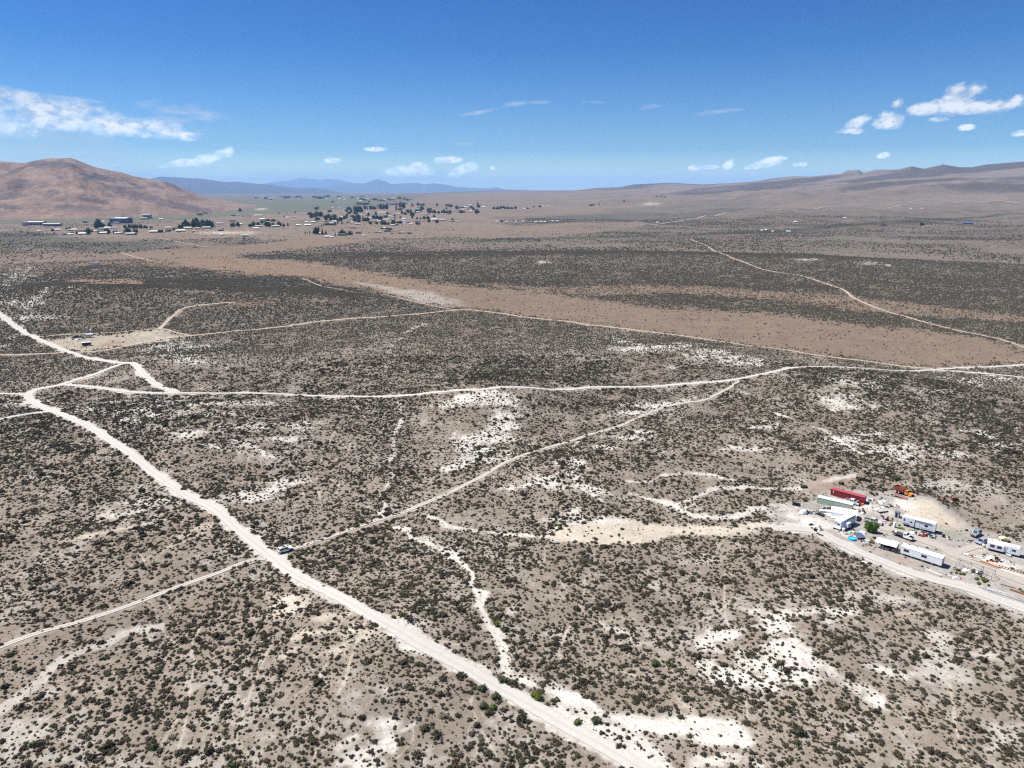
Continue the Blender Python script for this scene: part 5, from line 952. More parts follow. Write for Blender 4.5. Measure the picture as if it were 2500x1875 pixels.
solo('blue_drum', 'blue drum inside the greenhouse frame', 'barrel', 2395, 1400, lambda b: cyl(b, .35, .9), mt('blue_plastic', (.06,.12,.42), .4)); solo('red_tarp', 'faded red cloth in the weeds below the greenhouse frame', 'cloth', 2341, 1411, lambda b: b.loft([(-.8,-.4,0),(.9,-.5,0),(.8,.4,0),(-.7,.5,0)],[(-.5,-.2,.35),(.5,-.3,.3),(.4,.2,.35),(-.4,.2,.4)]), mt('faded_red_cloth', (.42,.12,.12), .8)); solo('white_sheet', 'crumpled white sheet left of the faded red cloth', 'sheet', 2334, 1410, lambda b: b.loft([(-1.3,-.5,0),(1.2,-.6,0),(1.3,.5,0),(-1.1,.7,0)],[(-.8,-.2,.3),(.6,-.3,.25),(.7,.2,.35),(-.5,.3,.2)]), WHT)
def bike(label, px, py, rz, m):
    p = empty('bicycle', G(px, py), rz, label, 'bicycle')
    for x in (-.5, .5): MB().torus((x,0,.34), .31, .035, 'y', 16, 5).build('wheel', BLK, p)
    MB().bar((-.5,0,.34),(-.1,0,.36),.03).bar((-.1,0,.36),(.38,0,.75),.03).bar((-.5,0,.34),(-.15,0,.8),.025).bar((-.15,0,.78),(.38,0,.8),.03).bar((.5,0,.34),(.36,0,.95),.03).build('frame', m, p); MB().bar((.36,-.28,.97),(.36,.28,.97),.025).build('handlebar', STEEL, p); MB().box(-.28,-.02,-.07,.07,.82,.88).build('saddle', BLK, p)
bike('silver bicycle leaning among the things in front of the white fifth-wheel trailer', 2238, 1303, -.3, STEEL); bike('blue-grey bicycle beside the red toy in front of the white fifth-wheel trailer', 2247, 1306, .4, GREYP); bike('dark motorbike-like cycle among the wheels at the end of the green container', 2096, 1253, .2, TRIM)
def chairw(label, px, py, rz, m=WHT):
    p = empty('garden_chair', G(px, py), rz, label, 'chair'); MB().box(-.3,.3,-.3,.3,.40,.46).build('seat', m, p); MB().box(-.3,.3,.26,.32,.46,1.0).build('backrest', m, p)
    for x in (-.26, .26):
        for y in (-.26, .26): MB().box(x-.03,x+.03,y-.03,y+.03,0,.4).build('leg', m, p)
chairw('white garden chair on the scrap side of the white fifth-wheel trailer', 2232, 1300, .5); chairw('white garden chair nearest the red toy car', 2259, 1307, 2.2); chairw('dark chair near the door of the near fifth-wheel trailer', 2083, 1296, 1.0, CHAR)
SCR = [('scrap_sheet', lambda b: b.box(-.9,.9,-.5,.5,.02,.10)), ('scrap_crate', lambda b: b.box(-.4,.4,-.35,.35,0,.5).box(-.45,.45,-.4,.4,.42,.5)), ('scrap_bar', lambda b: b.bar((-1.0,0,.08),(1.0,.2,.12),.08)), ('scrap_heap', lambda b: b.loft([(-.7,-.5,0),(.6,-.6,0),(.8,.4,0),(-.5,.6,0)],[(-.4,-.2,.5),(.3,-.3,.35),(.4,.2,.55),(-.2,.3,.4)]).box(-.2,.9,-.1,.1,.2,.3))]
SM = [(WHT,'white'),(BLACKM,'black'),(RUST,'rusty'),(GREYP,'grey'),(WOOD,'wooden'),(mt('teal_plastic', (.16,.42,.40), .5),'teal'),(mt('pink_cloth', (.50,.20,.22), .8),'faded red'),(WHT2,'pale')]
ZN = [('between the near trailer and the green tree', 26, [(2074,1288),(2110,1296),(2108,1306),(2068,1308)], [0,1,5,6,7,1,0,4]), ('in the row of parts under the green container', 22, [(2000,1238),(2042,1244),(2040,1250),(2004,1246)], [1,2,1,3,2,4]), ('at the right end of the green container', 16, [(2080,1240),(2110,1246),(2112,1256),(2084,1256)], [0,3,1,2,4,7]),
      ('beyond the right end of the red container', 14, [(2112,1215),(2160,1222),(2156,1232),(2116,1230)], [0,0,1,3,4]), ('in front of the white fifth-wheel trailer', 30, [(2220,1293),(2286,1308),(2284,1316),(2222,1300)], [0,1,3,6,5,7,1,0]), ('beside the small outhouse', 16, [(2148,1262),(2180,1262),(2182,1282),(2152,1278)], [6,0,4,1,3,2]),
      ('on the pale ground left of the near trailer', 14, [(1975,1275),(2004,1285),(2014,1306),(1992,1302)], [0,0,7,1,1]), ('right of the paddling pool', 14, [(2104,1316),(2132,1320),(2128,1334),(2106,1330)], [1,0,3,2,4]), ('between the two drives by the travel trailer', 16, [(2350,1350),(2440,1366),(2480,1376),(2400,1372)], [0,4,2,7,1]),
      ('inside the greenhouse frame', 14, [(2345,1388),(2390,1396),(2396,1408),(2350,1402)], [0,0,3,4]), ('under the slope left of the black frame', 8, [(1966,1244),(1990,1248),(1990,1256),(1970,1254)], [1,1,3]), ('beyond the travel trailer', 9, [(2370,1278),(2420,1290),(2440,1300),(2400,1296)], [2,1,0,4]), ('on the slope beside the orange dump truck', 8, [(2150,1228),(2200,1232),(2190,1244),(2150,1240)], [1,4,0,2])]
for zn, n, q, cs in ZN:
    for i in range(int(n * 1.5)):
        u, v = random.random(), random.random(); a = [(q[0][k]*(1-u) + q[1][k]*u) * (1-v) + (q[3][k]*(1-u) + q[2][k]*u) * v for k in (0, 1)]
        kd, fn = SCR[random.randint(0, 3)]; m, cn = SM[random.choice(cs)]; o = solo(kd, '%s %s of scrap %s' % (cn, {'scrap_sheet': 'flat sheet', 'scrap_crate': 'boxy crate', 'scrap_bar': 'thin bar', 'scrap_heap': 'small heap'}[kd], zn), 'scrap', a[0], a[1], fn, m, random.uniform(0, 6.28), '%s %s %s' % (cn, kd.replace('_', ' '), zn)); s = random.uniform(.5, 1.25); o.scale = (s, s, s * random.uniform(.7, 1.3))
p = empty('leaning_post', G(2313,1312), 0, 'thin pole standing on a white base right of the fifth-wheel trailer', 'pole'); MB().bar((0,0,0),(.1,0,2.3),.05).build('pole', WOOD, p); MB().box(-.6,.6,-.35,.35,0,.15).build('base', WHT, p)
# the one tree in the yard
def leafy(name, seed, matl, n=900, lumps=9, zs=1.0, leaf=.16, tr=(.11,.085,.06)):
    V, Fc = bush_geom(seed, n, lumps, zs, leaf); me = np_mesh(name, V, Fc); me.materials.append(matl); return me
TG = leaf_mat('fresh_green_leaves', (.055,.105,.012), (.085,.145,.02), (.12,.18,.04)); p = empty('yard_tree', G(2126,1298), 0, 'only green leafy tree of the yard, left of the drive', 'tree'); cr = link(bpy.data.objects.new('crown', leafy('crown', 401, TG, 1600, 14, 1.15, .15)), p); cr.location = (0,0,.5); cr.scale = (2.2,2.0,3.1)
MB().bar((0,0,-.1),(.1,.05,1.3),.17,8,.1).bar((.1,.05,1.2),(.6,.3,2.2),.08,6,.04).bar((.1,.05,1.2),(-.5,-.1,2.3),.08,6,.04).build('trunk', WOOD, p)
for px, py, s in [(2335,1400,1.0),(2345,1402,1.1),(2353,1403,1.3),(2385,1415,1.4),(2402,1417,1.7),(2408,1419,1.5),(2390,1426,1.3),(2322,1399,.8),(2414,1430,.9),(2490,1440,1.0),(2497,1447,1.2)]:
    o = link(bpy.data.objects.new('green_weed', GB[1])); o.location = G(px, py); o.scale = (s*.8, s*.7, s*.55); tag(o, 'low green weed growing in and below the greenhouse frame', 'plant', 'green weeds round the greenhouse frame')

# ------------------------------------------------------------------ the small compound on the left
c, hd, l = seat2((202,846), (222,844)); p = empty('box_trailer', c, hd, 'white-topped box trailer with a dark side standing alone in the left clearing', 'trailer'); DK = mt('shaded_box_side', (.03,.032,.045), .6)
MB().box(-3.1,3.1,0,2.4,.6,2.75).build('wall', DK, p); MB().box(-3.15,3.15,-.03,2.43,2.75,2.83).build('roof', WHT, p); MB().box(-3.16,-3.1,0,2.4,.5,2.75).build('end_wall', WHT, p)  # shade painted into the near-black wall, the lit end left white
for x in (-.6,.4):
    for y in (.1, 2.3): wheel(p, x, y, .36, .22)
car('parked_van', 'dark van with a pale bonnet at the left end of the compound row', 'van', G(184,826,.1), head((193,825),(177,826)), mt('dark_blue_paint', (.05,.055,.09), .3, .2), 4.8, 1.9, 1.9, 'suv'); car('parked_car', 'grey-olive car parked against the dark van', 'car', G(193,825,.1), head((200,824),(188,826)), mt('olive_grey_paint', (.22,.22,.19), .4), 4.6, 1.85, 1.5, 'sedan')
c, hd, l = seat2((212,825), (226,824)); p = empty('camper_trailer', c, hd, 'white camper with a blue-grey side at the right end of the compound row', 'trailer'); MB().prof([(-2.6,.8),(-2.7,2.4),(-2.4,2.9),(2.4,2.9),(2.7,2.3),(2.6,.8)], 0, 2.4).build('body', WHT, p, .05); MB().box(-2.2,2.2,-.03,0,1.3,2.0).build('window_band', mt('blue_grey_band', (.30,.34,.46), .4), p)
for x in (-.4,.5): wheel(p, x, .15, .36, .2); wheel(p, x, 2.25, .36, .2)
for i, (a, b, m, cn) in enumerate([(189,829,WHT,'white'),(193,830,WOOD,'wooden'),(199,828,GREYP,'grey'),(205,827,BLACKM,'black'),(202,824,CHAR,'charcoal'),(222,806,WHT,'white'),(226,809,BLACKM,'black')]):
    o = solo('scrap_heap', '%s heap of junk %s' % (cn, 'in front of the compound row' if i < 5 else 'behind the compound row'), 'scrap', a, b, SCR[3][1], m, i, 'junk round the left compound'); o.scale = (2.2, 1.6, 1.6)
c, hd, l = seat2((212,645), (247,646)); p = empty('semi_trailer', c, hd, 'long low white semi-trailer out on the tan flat at left', 'trailer'); MB().box(-9,7,0,2.6,1.1,3.6).build('box', WHT, p); MB().prof([(7.4,.6),(7.4,2.8),(9.2,2.7),(9.6,.6)], .1, 2.4).build('cab', GREYP, p)
for x in (-7,-5.8,6,8.5): wheel(p, x, .2, .5, .3); wheel(p, x, 2.4, .5, .3)
p = empty('warning_sign', G(339,929), 0, 'small pale sign on a post inside the road triangle at left', 'sign'); MB().bar((0,0,0),(0,0,1.8),.05).build('post', WOOD, p); MB().box(-.6,.6,-.03,.03,1.3,2.1).build('sign_board', CREAMM if 'CREAMM' in globals() else mt('cream_board', (.75,.70,.55), .6), p)
for a, b in ((263,815),(286,822),(300,822),(328,798)):
    solo('cattle_lump', 'dark junk lump on the bare left clearing', 'scrap', a, b, lambda q: q.loft([(-.9,-.4,0),(.9,-.4,0),(.9,.4,0),(-.9,.4,0)],[(-.6,-.2,1.1),(.7,-.2,1.0),(.6,.2,1.1),(-.6,.2,1.0)]), BLACKM, a, 'dark lumps on the left clearing').name = 'scrap_heap'
# ------------------------------------------------------------------ the settlement: every house and tree on its own
HW = {'white': (WHT, mt('far_white_wall', (.60,.59,.57), .7)), 'cream': (mt('far_cream_roof', (.66,.58,.46), .7), mt('far_cream_wall', (.50,.44,.36), .7)), 'grey': (mt('far_grey_roof', (.42,.41,.42), .7), mt('far_grey_wall', (.36,.33,.32), .7)), 'brown': (mt('far_brown_roof', (.24,.155,.12), .8), mt('far_brown_wall', (.34,.27,.22), .8)),
      'dark': (mt('far_dark_roof', (.06,.06,.075), .8), mt('far_dark_wall', (.16,.14,.14), .8)), 'green': (mt('far_green_roof', (.045,.075,.06), .8), mt('far_green_wall', (.10,.12,.10), .8)), 'pink': (mt('far_pink_roof', (.46,.33,.31), .8), mt('far_pink_wall', (.40,.31,.29), .8)), 'blue': (mt('far_blue_roof', (.07,.10,.24), .6), mt('far_blue_wall', (.10,.13,.26), .7))}
def house(px, py, wpx, colr, label, group=None, hh=None, name='house', cat='house', flat=False, deep=None, rz=None, dz=0):
    P = hit(px, py); d = math.hypot(P[0], P[1]); w = max(5.0, wpx / F * d * 1.02); h = hh or min(4.2, 2.6 + w * .05); dp = deep or min(12, max(6, w * .5)); rz = random.uniform(-.25, .25) if rz is None else rz
    p = empty(name, (P[0], P[1], P[2] - .2), rz - math.atan2(P[0], P[1]), label, cat, group); rm, wm = HW[colr]
    MB().box(-w/2, w/2, 0, dp, 0, h).build('wall', wm, p)
    if flat: MB().box(-w/2 - .3, w/2 + .3, -.3, dp + .3, h, h + .35).build('roof', rm, p)
    else: MB().profx([(-.6, h - .05), (dp/2, h + dp * .20), (dp + .6, h - .05), (dp + .6, h + .12), (dp/2, h + dp * .20 + .2), (-.6, h + .12)], -w/2 - .5, w/2 + .5).build('roof', rm, p)
    if w > 10:
        n = int(w // 4.5)
        for i in range(n):
            x = -w/2 + w * (i + .5) / n
            if i == n // 2: MB().box(x - .5, x + .5, -.06, .0, .1, 2.2).build('door', TRIM, p)
            else: MB().box(x - .7, x + .7, -.06, .0, 1.0, 2.1).build('window', GLASS, p)
    return p
# large sheds by the highway
def big(px0, px1, py, hpx, label, wall, roof, name='warehouse', deep=26, parts=None, rise=.06):
    a = hit(px0, py); b = hit(px1, py); w = float(np.hypot(*(b - a)[:2])); c = (a + b) / 2; h = hpx / F * float(np.hypot(c[0], c[1])); p = empty(name, (c[0], c[1], min(a[2], b[2]) - .5), math.atan2(b[1] - a[1], b[0] - a[0]), label, 'building')
    MB().box(-w/2, w/2, 0, deep, 0, h).build('wall', wall, p); MB().profx([(-.8, h), (deep/2, h + deep*rise), (deep + .8, h), (deep + .8, h + .4), (deep/2, h + deep*rise + .4), (-.8, h + .4)], -w/2 - .8, w/2 + .8).build('roof', roof, p)
    if parts: parts(p, w, h)
    return p
def bays(n, m=TRIM):
    def f(p, w, h):
        for i in range(n):
            x = -w/2 + w * (i + .5) / n; MB().box(x - w/n*.3, x + w/n*.3, -.1, .0, 0, h * .6).build('bay_door', m, p)
    return f
BW = mt('hangar_blue_wall', (.075,.095,.20), .6, var=.08, scale=.05); BR = mt('pale_blue_hangar_roof', (.62,.72,.76), .5, var=.05, scale=.05); TW = mt('tan_shed_wall', (.42,.36,.31), .8, var=.08, scale=.05); TR = mt('tan_shed_roof', (.60,.54,.48), .7, var=.05, scale=.05); GW = mt('grey_shed_wall', (.40,.38,.40), .8, var=.08, scale=.05)
big(277,309,545,10.5,'big dark blue hangar with a pale roof beside the highway',BW,BR,'hangar',34,bays(2,mt('dark_hangar_door',(.035,.04,.08),.6))); big(268,279,545,9,'blue annex on the left end of the big blue hangar',BW,BW,'hangar_annex',20,None,.02)
big(276,289,545.5,3,'low white lean-to in front of the blue hangar',HW['white'][1],WHT,'lean_to',8,None,.02)
big(65,104,550,6.5,'long grey-roofed shed, the farther of the two at the left edge',GW,TR,'warehouse',30,bays(5)); big(105,146,552,5,'long tan-roofed shed with dark bays, the nearer of the two at the left edge',TW,TR,'warehouse',22,bays(7)); big(55,63,552,8,'square cream tower building at the left end of the long sheds',HW['cream'][1],HW['cream'][0],'tower_building',14,None,.0)
big(343,360,536,3.5,'low cream shed left of the beige hangar',HW['cream'][1],HW['cream'][0],'warehouse',16); big(349,368,534,9,'tall beige hangar on the green fields',mt('beige_hangar_wall',(.40,.38,.36),.8),mt('beige_hangar_roof',(.58,.55,.50),.7),'hangar',26,bays(1)); big(202,210,544,4.5,'small grey cube building left of the white domes',GW,HW['grey'][0],'warehouse',12,None,0)
for a, b, lab in ((232,241,'left of two white dome shelters beside the blue hangar'),(242,252,'right of two white dome shelters beside the blue hangar')):
    P0 = hit(a, 543.5); P1 = hit(b, 543.5); w = float(np.hypot(*(P1-P0)[:2])); c = (P0+P1)/2; p = empty('dome_shelter', tuple(c), 0, lab, 'shelter'); n = 9; pr = [(-w/2*math.cos(math.pi*i/(n-1)), w*.42*math.sin(math.pi*i/(n-1))) for i in range(n)]
    MB().loft([(x, 0, z) for x, z in pr], [(x, 16, z) for x, z in pr]).build('cover', WHT, p)
S3 = lambda x, y: (x / 5.53, 480 + y / 5.53)
S4 = lambda x, y: (380 + x / 5.267, 480 + y / 5.267)
S5 = lambda x, y: (740 + x / 5.267, 480 + y / 5.267)
S6 = lambda x, y: (1200 + x / 3.403, 400 + y / 3.403)
S7 = lambda x, y: (1850 + x / 3.403, 380 + y / 3.403)
H3 = [(780,458,60,'white'),(950,462,50,'pink'),(1000,458,60,'white'),(958,522,55,'white'),(1110,514,78,'white'),(1300,480,50,'cream'),(1380,480,76,'green'),(1400,504,86,'white'),(1375,442,50,'grey'),(1450,432,66,'white'),(1590,504,56,'white'),(1770,518,110,'grey'),(2080,488,100,'cream'),(530,472,28,'white'),(1100,470,60,'brown'),(1180,498,40,'grey'),(1545,430,50,'grey'),(1640,508,40,'brown'),(880,520,34,'dark')]
H4 = [(160,410,60,'cream'),(410,414,78,'cream'),(540,420,60,'pink'),(655,410,86,'grey'),(320,452,96,'cream'),(840,442,60,'dark'),(850,500,40,'white'),(1150,514,80,'grey'),(1095,362,30,'white'),(1325,392,78,'pink'),(1290,416,50,'white'),(1540,392,88,'grey'),(1320,252,86,'cream'),(1370,298,56,'white'),(1000,248,50,'dark'),(1060,248,40,'grey'),(1130,254,50,'brown'),(1200,254,50,'brown'),(1835,375,52,'white'),(1960,375,66,'white'),(1440,336,50,'grey'),(1690,277,44,'white'),(1780,268,50,'pink'),(70,295,40,'white'),(830,357,76,'grey'),(990,322,70,'dark'),(490,455,30,'pink'),(95,460,40,'white'),(20,463,50,'white'),(1310,418,40,'white')]
H5 = [(1025,214,108,'cream'),(825,210,36,'white'),(490,273,46,'white'),(60,376,74,'white'),(50,336,40,'white'),(130,336,56,'white'),(415,327,34,'white'),(715,327,36,'white'),(740,247,34,'white'),(1080,303,40,'white'),(1040,313,44,'grey'),(1235,342,86,'dark'),(1330,336,80,'brown'),(1305,353,36,'white'),(1385,357,42,'white'),(1470,328,56,'blue'),(1690,304,76,'white'),(1790,308,76,'grey'),(1925,322,56,'brown'),(1985,330,50,'grey'),(500,502,98,'green'),(310,526,56,'white'),(370,530,26,'white'),(210,482,26,'white'),(640,411,76,'brown'),(1050,412,50,'white'),(1085,453,76,'dark'),(710,476,66,'dark'),(940,466,40,'brown'),(990,468,34,'pink'),(1240,476,40,'brown'),(1280,474,40,'grey'),(1370,480,50,'dark'),(785,512,30,'cream'),(1150,373,50,'cream'),(1200,371,56,'dark'),(1500,146,60,'brown'),(1400,136,50,'brown'),(2080,138,40,'white'),(1220,230,50,'grey'),(700,360,66,'grey'),(1410,215,40,'brown'),(1480,205,50,'grey'),(1560,235,40,'grey'),(1610,230,30,'dark'),(1660,165,36,'grey'),(1700,170,30,'pink'),(1960,180,40,'grey'),(2040,178,40,'brown'),(2150,190,36,'white'),(2180,200,30,'pink'),(580,335,44,'brown'),(900,330,40,'brown'),(860,215,30,'pink'),(940,222,34,'white'),(1120,215,30,'brown'),(490,215,30,'brown'),(380,148,24,'white'),(460,150,26,'grey'),(740,55,30,'white'),(1140,480,34,'brown')]
HR = [(S6(*q), w, c) for q, w, c in [((42,484),16,'white'),((80,484),20,'grey'),((125,485),14,'white'),((200,485),12,'white'),((262,483),18,'white'),((330,485),12,'grey'),((370,487),24,'white'),((410,486),22,'white'),((440,487),14,'white'),((510,482),20,'white'),((545,482),18,'white'),((270,376),18,'white'),((430,357),14,'white'),((470,354),22,'white'),((90,381),20,'white'),((1105,318),20,'dark'),((1380,493),22,'white'),((2140,418),14,'pink')]] + [(S7(*q), w, c) for q, w, c in [((310,555),24,'white'),((372,555),34,'brown'),((65,622),18,'white'),((35,628),14,'white'),((122,636),12,'white'),((255,637),28,'white'),((722,525),22,'white'),((1270,444),14,'white'),((1360,444),16,'cream'),((466,444),26,'pink'),((303,460),18,'cream')]]
CN = {'white': 'small white', 'cream': 'small cream', 'grey': 'small grey', 'brown': 'small brown', 'dark': 'small dark', 'green': 'low dark green', 'pink': 'small pinkish', 'blue': 'small dark blue'}
def houses(lst, S, sc_, zone):
    cnt = {}
    for x, y, w, c in lst: cnt[c] = cnt.get(c, 0) + 1
    seen = {}
    for x, y, w, c in lst:
        px, py = S(x, y); seen[c] = seen.get(c, 0) + 1
        ws = 'long' if w > 75 else 'tiny' if w < 40 else 'small'; rw = 'far rows' if y < (250 if S is S5 else 300 if S is S4 else 440) else 'near rows' if y > (400 if S is S5 else 420 if S is S4 else 500) else 'middle rows'; rw += ', left part' if x < 740 else ', right part' if x > 1470 else ', central part'
        if cnt[c] == 1: lab, g = 'the only %s house %s' % (CN[c].split()[-1] if c != 'green' else 'dark green', zone), None
        else: lab, g = '%s %s house %s, %s' % (ws, CN[c].replace('small ', '').replace('low ', ''), zone, rw), '%s %s houses %s, %s' % (ws, c, zone, rw)
        house(px, py, w / sc_, c, lab, g)
houses(H3, S3, 5.53, 'in the hamlet below the blue hangar'); houses(H4, S4, 5.267, 'in the middle scatter of homesteads along the highway'); houses(H5, S5, 5.267, 'in the main tree-lined settlement')
for (px, py), w, c in HR: house(px, py, w / 3.403, c, '%s house among the far scattered homes on the right-hand slope' % CN[c], '%s houses on the right-hand slope' % c)
P = S7(1742, 571); house(P[0], P[1], 17, 'blue', 'dark blue house at the end of a pale drive far right', hh=5); P = S7(1776, 571); house(P[0], P[1], 4, 'white', 'tiny white shed beside the dark blue house far right')
for i in range(6): 
    q = S7(1022 + i * 10, 582); o = MB().box(-.8,.8,-.8,.8,0,5).build('dark_post', BLACKM); o.location = G(*q); tag(o, 'dark post in the short row on a pale pad far right', 'post', 'row of dark posts far right')
p = empty('radio_mast', (0, 0, 0), 0, 'thin mast on the skyline of the right-hand hills', 'mast'); q = hit(2303, 404); p.location = q; MB().bar((0,0,0),(0,0,45),1.0,5,.5).build('mast_pole', STEEL, p); MB().box(-2,2,-2,2,0,5).build('equipment_hut', GREYP, p)
# trees
TM = [leaf_mat('dark_tree_leaves', (.026,.042,.020), (.038,.058,.026), (.055,.078,.036)), leaf_mat('blue_green_tree_leaves', (.034,.050,.028), (.048,.068,.036), (.065,.088,.05)), leaf_mat('light_tree_leaves', (.055,.075,.035), (.07,.09,.045), (.09,.11,.06))]
CR = [leafy('crown', 500 + i, TM[i % 3 if i < 5 else 0], 170, 7, 1.0, .30) for i in range(6)]
def conif(seed):
    r = np.random.RandomState(seed); V = []; Fc = []
    for lv in range(9):
        z = .08 + lv * .105; q = .42 * (1 - lv / 9.6); n = 9
        for i in range(n):
            a = 2*math.pi*(i + r.uniform(-.3,.3))/n; f = q * r.uniform(.75,1.2); k = len(V); V += [(0,0,z+.16),(f*math.cos(a-.35),f*math.sin(a-.35),z-.02),(f*1.1*math.cos(a),f*1.1*math.sin(a),z-.05),(f*math.cos(a+.35),f*math.sin(a+.35),z)]; Fc += [(k,k+1,k+2),(k,k+2,k+3)]
    me = np_mesh('crown', np.array(V), np.array(Fc)); me.materials.append(TM[0]); return me
CF = [conif(1), conif(2)]; TK = MB().bar((0,0,-.2),(0,0,1.0),.10,6,.05).build('trunk', WOOD); TKM = TK.data; bpy.data.objects.remove(TK)
def tree(px, py, hpx, wpx, kind, label, group):
    P = hit(px, py); d = math.hypot(P[0], P[1]); h = hpx / F * d; w = wpx / F * d; p = empty('conifer_tree' if kind == 'c' else 'broadleaf_tree', tuple(P), random.uniform(0, 6.28), label, 'tree', group)
    t = link(bpy.data.objects.new('trunk', TKM), p); t.scale = (w*.35, w*.35, h*.35); c = link(bpy.data.objects.new('crown', random.choice(CF) if kind == 'c' else random.choice(CR)), p)
    if kind == 'c': c.scale = (w*1.05, w*1.05, h); 
    else: c.scale = (w*.60, w*.60, h*.98); c.location = (0, 0, h*.08)
T3 = [(945,444,26,22,'b'),(900,444,20,20,'b'),(985,510,30,34,'b'),(1045,512,36,30,'b'),(1200,512,66,60,'b'),(1245,480,26,26,'b'),(1155,495,30,30,'b'),(1330,506,50,28,'c'),(1440,490,46,46,'b'),(1475,502,44,40,'b'),(1540,500,36,30,'b'),(1580,494,46,26,'c'),(1608,492,28,20,'c'),(1340,428,96,60,'b'),(1295,432,60,50,'b'),(1385,424,56,56,'b'),(1480,418,56,44,'b'),(1720,492,60,70,'b'),(1700,500,30,40,'b'),(1815,480,56,40,'c'),(1842,484,58,40,'c'),(1858,488,44,28,'c'),(1690,428,36,36,'b'),(1750,424,40,36,'b'),(1800,430,44,44,'b'),(1850,428,40,40,'b'),(1900,432,46,46,'b'),(1960,430,36,36,'b'),(1992,428,30,26,'c'),(2045,430,26,40,'b'),(2150,486,34,40,'b'),(2190,486,34,34,'b'),(712,468,24,34,'b'),(736,506,20,16,'b'),(2032,468,28,20,'b'),(1840,518,30,26,'b')]
T4 = [(395,400,80,80,'b'),(350,412,50,60,'b'),(320,414,44,60,'b'),(430,402,50,50,'b'),(490,400,86,66,'b'),(525,330,48,44,'b'),(560,400,80,70,'b'),(610,402,84,80,'b'),(665,404,84,84,'b'),(710,402,74,66,'b'),(240,434,26,56,'b'),(1000,392,46,56,'b'),(1062,388,52,40,'b'),(975,388,36,30,'b'),(1268,386,62,50,'b'),(1320,386,48,50,'b'),(1370,346,38,34,'b'),(1420,386,60,56,'b'),(1460,388,46,50,'b'),(1510,390,46,50,'b'),(1590,384,56,50,'b'),(1645,388,34,30,'b'),(1700,382,34,24,'b'),(1450,322,30,70,'b'),(1520,318,26,70,'b'),(1085,194,36,36,'b'),(1585,222,22,16,'b'),(1690,220,30,14,'c'),(1795,214,22,14,'b'),(1655,270,34,22,'c'),(1985,240,36,70,'b'),(2070,250,50,60,'b'),(2130,262,64,70,'b'),(2090,300,34,66,'b'),(1925,476,34,26,'c'),(1955,474,26,16,'c'),(1980,472,36,22,'c'),(2068,486,86,66,'b'),(2145,488,74,50,'c'),(2190,488,54,40,'c'),(2025,476,36,20,'c'),(200,246,10,46,'b'),(1218,392,36,46,'b'),(55,460,30,50,'b'),(120,450,22,60,'b'),(170,450,22,50,'b'),(570,240,20,60,'b'),(640,225,20,50,'b')]
T5 = [(300,320,44,36,'b'),(330,280,56,40,'b'),(360,310,56,46,'b'),(400,314,40,56,'b'),(440,318,40,40,'b'),(478,318,56,50,'b'),(545,284,34,46,'b'),(560,200,36,34,'b'),(622,210,44,30,'b'),(680,205,76,54,'b'),(735,205,76,60,'b'),(795,166,46,40,'b'),(828,164,50,20,'c'),(872,168,46,46,'b'),(915,168,40,40,'b'),(955,160,80,20,'c'),(1000,166,66,50,'b'),(1040,166,60,46,'b'),(1080,168,70,44,'b'),(1200,130,60,24,'c'),(1252,140,60,50,'b'),(1292,158,70,50,'b'),(720,104,26,60,'b'),(780,106,26,70,'b'),(825,106,24,46,'b'),(1480,118,36,36,'b'),(1515,120,24,40,'b'),(1548,120,30,34,'b'),(636,278,36,60,'b'),(700,280,46,56,'b'),(660,324,40,46,'b'),(710,330,36,46,'b'),(790,318,40,50,'b'),(830,320,48,44,'b'),(905,286,44,50,'b'),(950,292,44,46,'b'),(990,312,56,56,'b'),(1062,272,28,40,'b'),(1020,276,24,24,'b'),(1018,362,44,56,'b'),(1060,366,40,44,'b'),(1095,366,34,34,'b'),(1130,368,46,20,'c'),(1162,362,60,40,'b'),(868,360,24,34,'b'),(945,358,36,30,'b'),(408,368,30,40,'b'),(370,370,24,44,'b'),(445,350,24,22,'b'),(1385,214,46,34,'b'),(1360,216,30,26,'b'),(1455,192,28,30,'b'),(1500,194,26,60,'b'),(1695,216,36,36,'b'),(1740,222,40,36,'b'),(1785,222,40,34,'b'),(1845,166,28,20,'b'),(1855,122,26,50,'b'),(1965,150,38,18,'c'),(2050,146,18,50,'b'),(2160,146,24,40,'b'),(2188,176,36,36,'b'),(1552,292,40,40,'b'),(1605,292,36,44,'b'),(1468,292,26,26,'b'),(1512,292,22,16,'b'),(1622,336,40,34,'b'),(1722,340,36,44,'b'),(1463,362,30,30,'b'),(1497,362,26,30,'b'),(1920,302,24,24,'b'),(510,490,50,84,'b'),(470,492,30,50,'b'),(598,496,46,50,'b'),(630,488,54,30,'c'),(416,506,50,22,'c'),(565,494,24,30,'b'),(1073,418,24,26,'b'),(1015,418,20,40,'b'),(1105,430,26,80,'b'),(845,74,20,30,'b'),(375,74,16,40,'b'),(150,265,40,50,'b'),(1185,104,16,150,'b'),(1320,98,14,50,'b'),(1600,190,40,20,'b'),(1640,170,24,60,'b')]
T6 = [(q, h, w) for q, h, w in [((20,378),18,26),((50,380),24,24),((75,380),28,22),((100,378),26,26),((130,376),18,30),((165,376),16,30),((200,374),18,26),((402,362),14,26),((474,352),14,14),((350,362),10,18),((825,348),10,26),((850,346),14,16),((893,340),8,14),((1100,316),12,18),((1372,276),10,14),((1412,277),12,12),((1440,279),8,14),((85,485),16,20),((300,376),12,20)]]
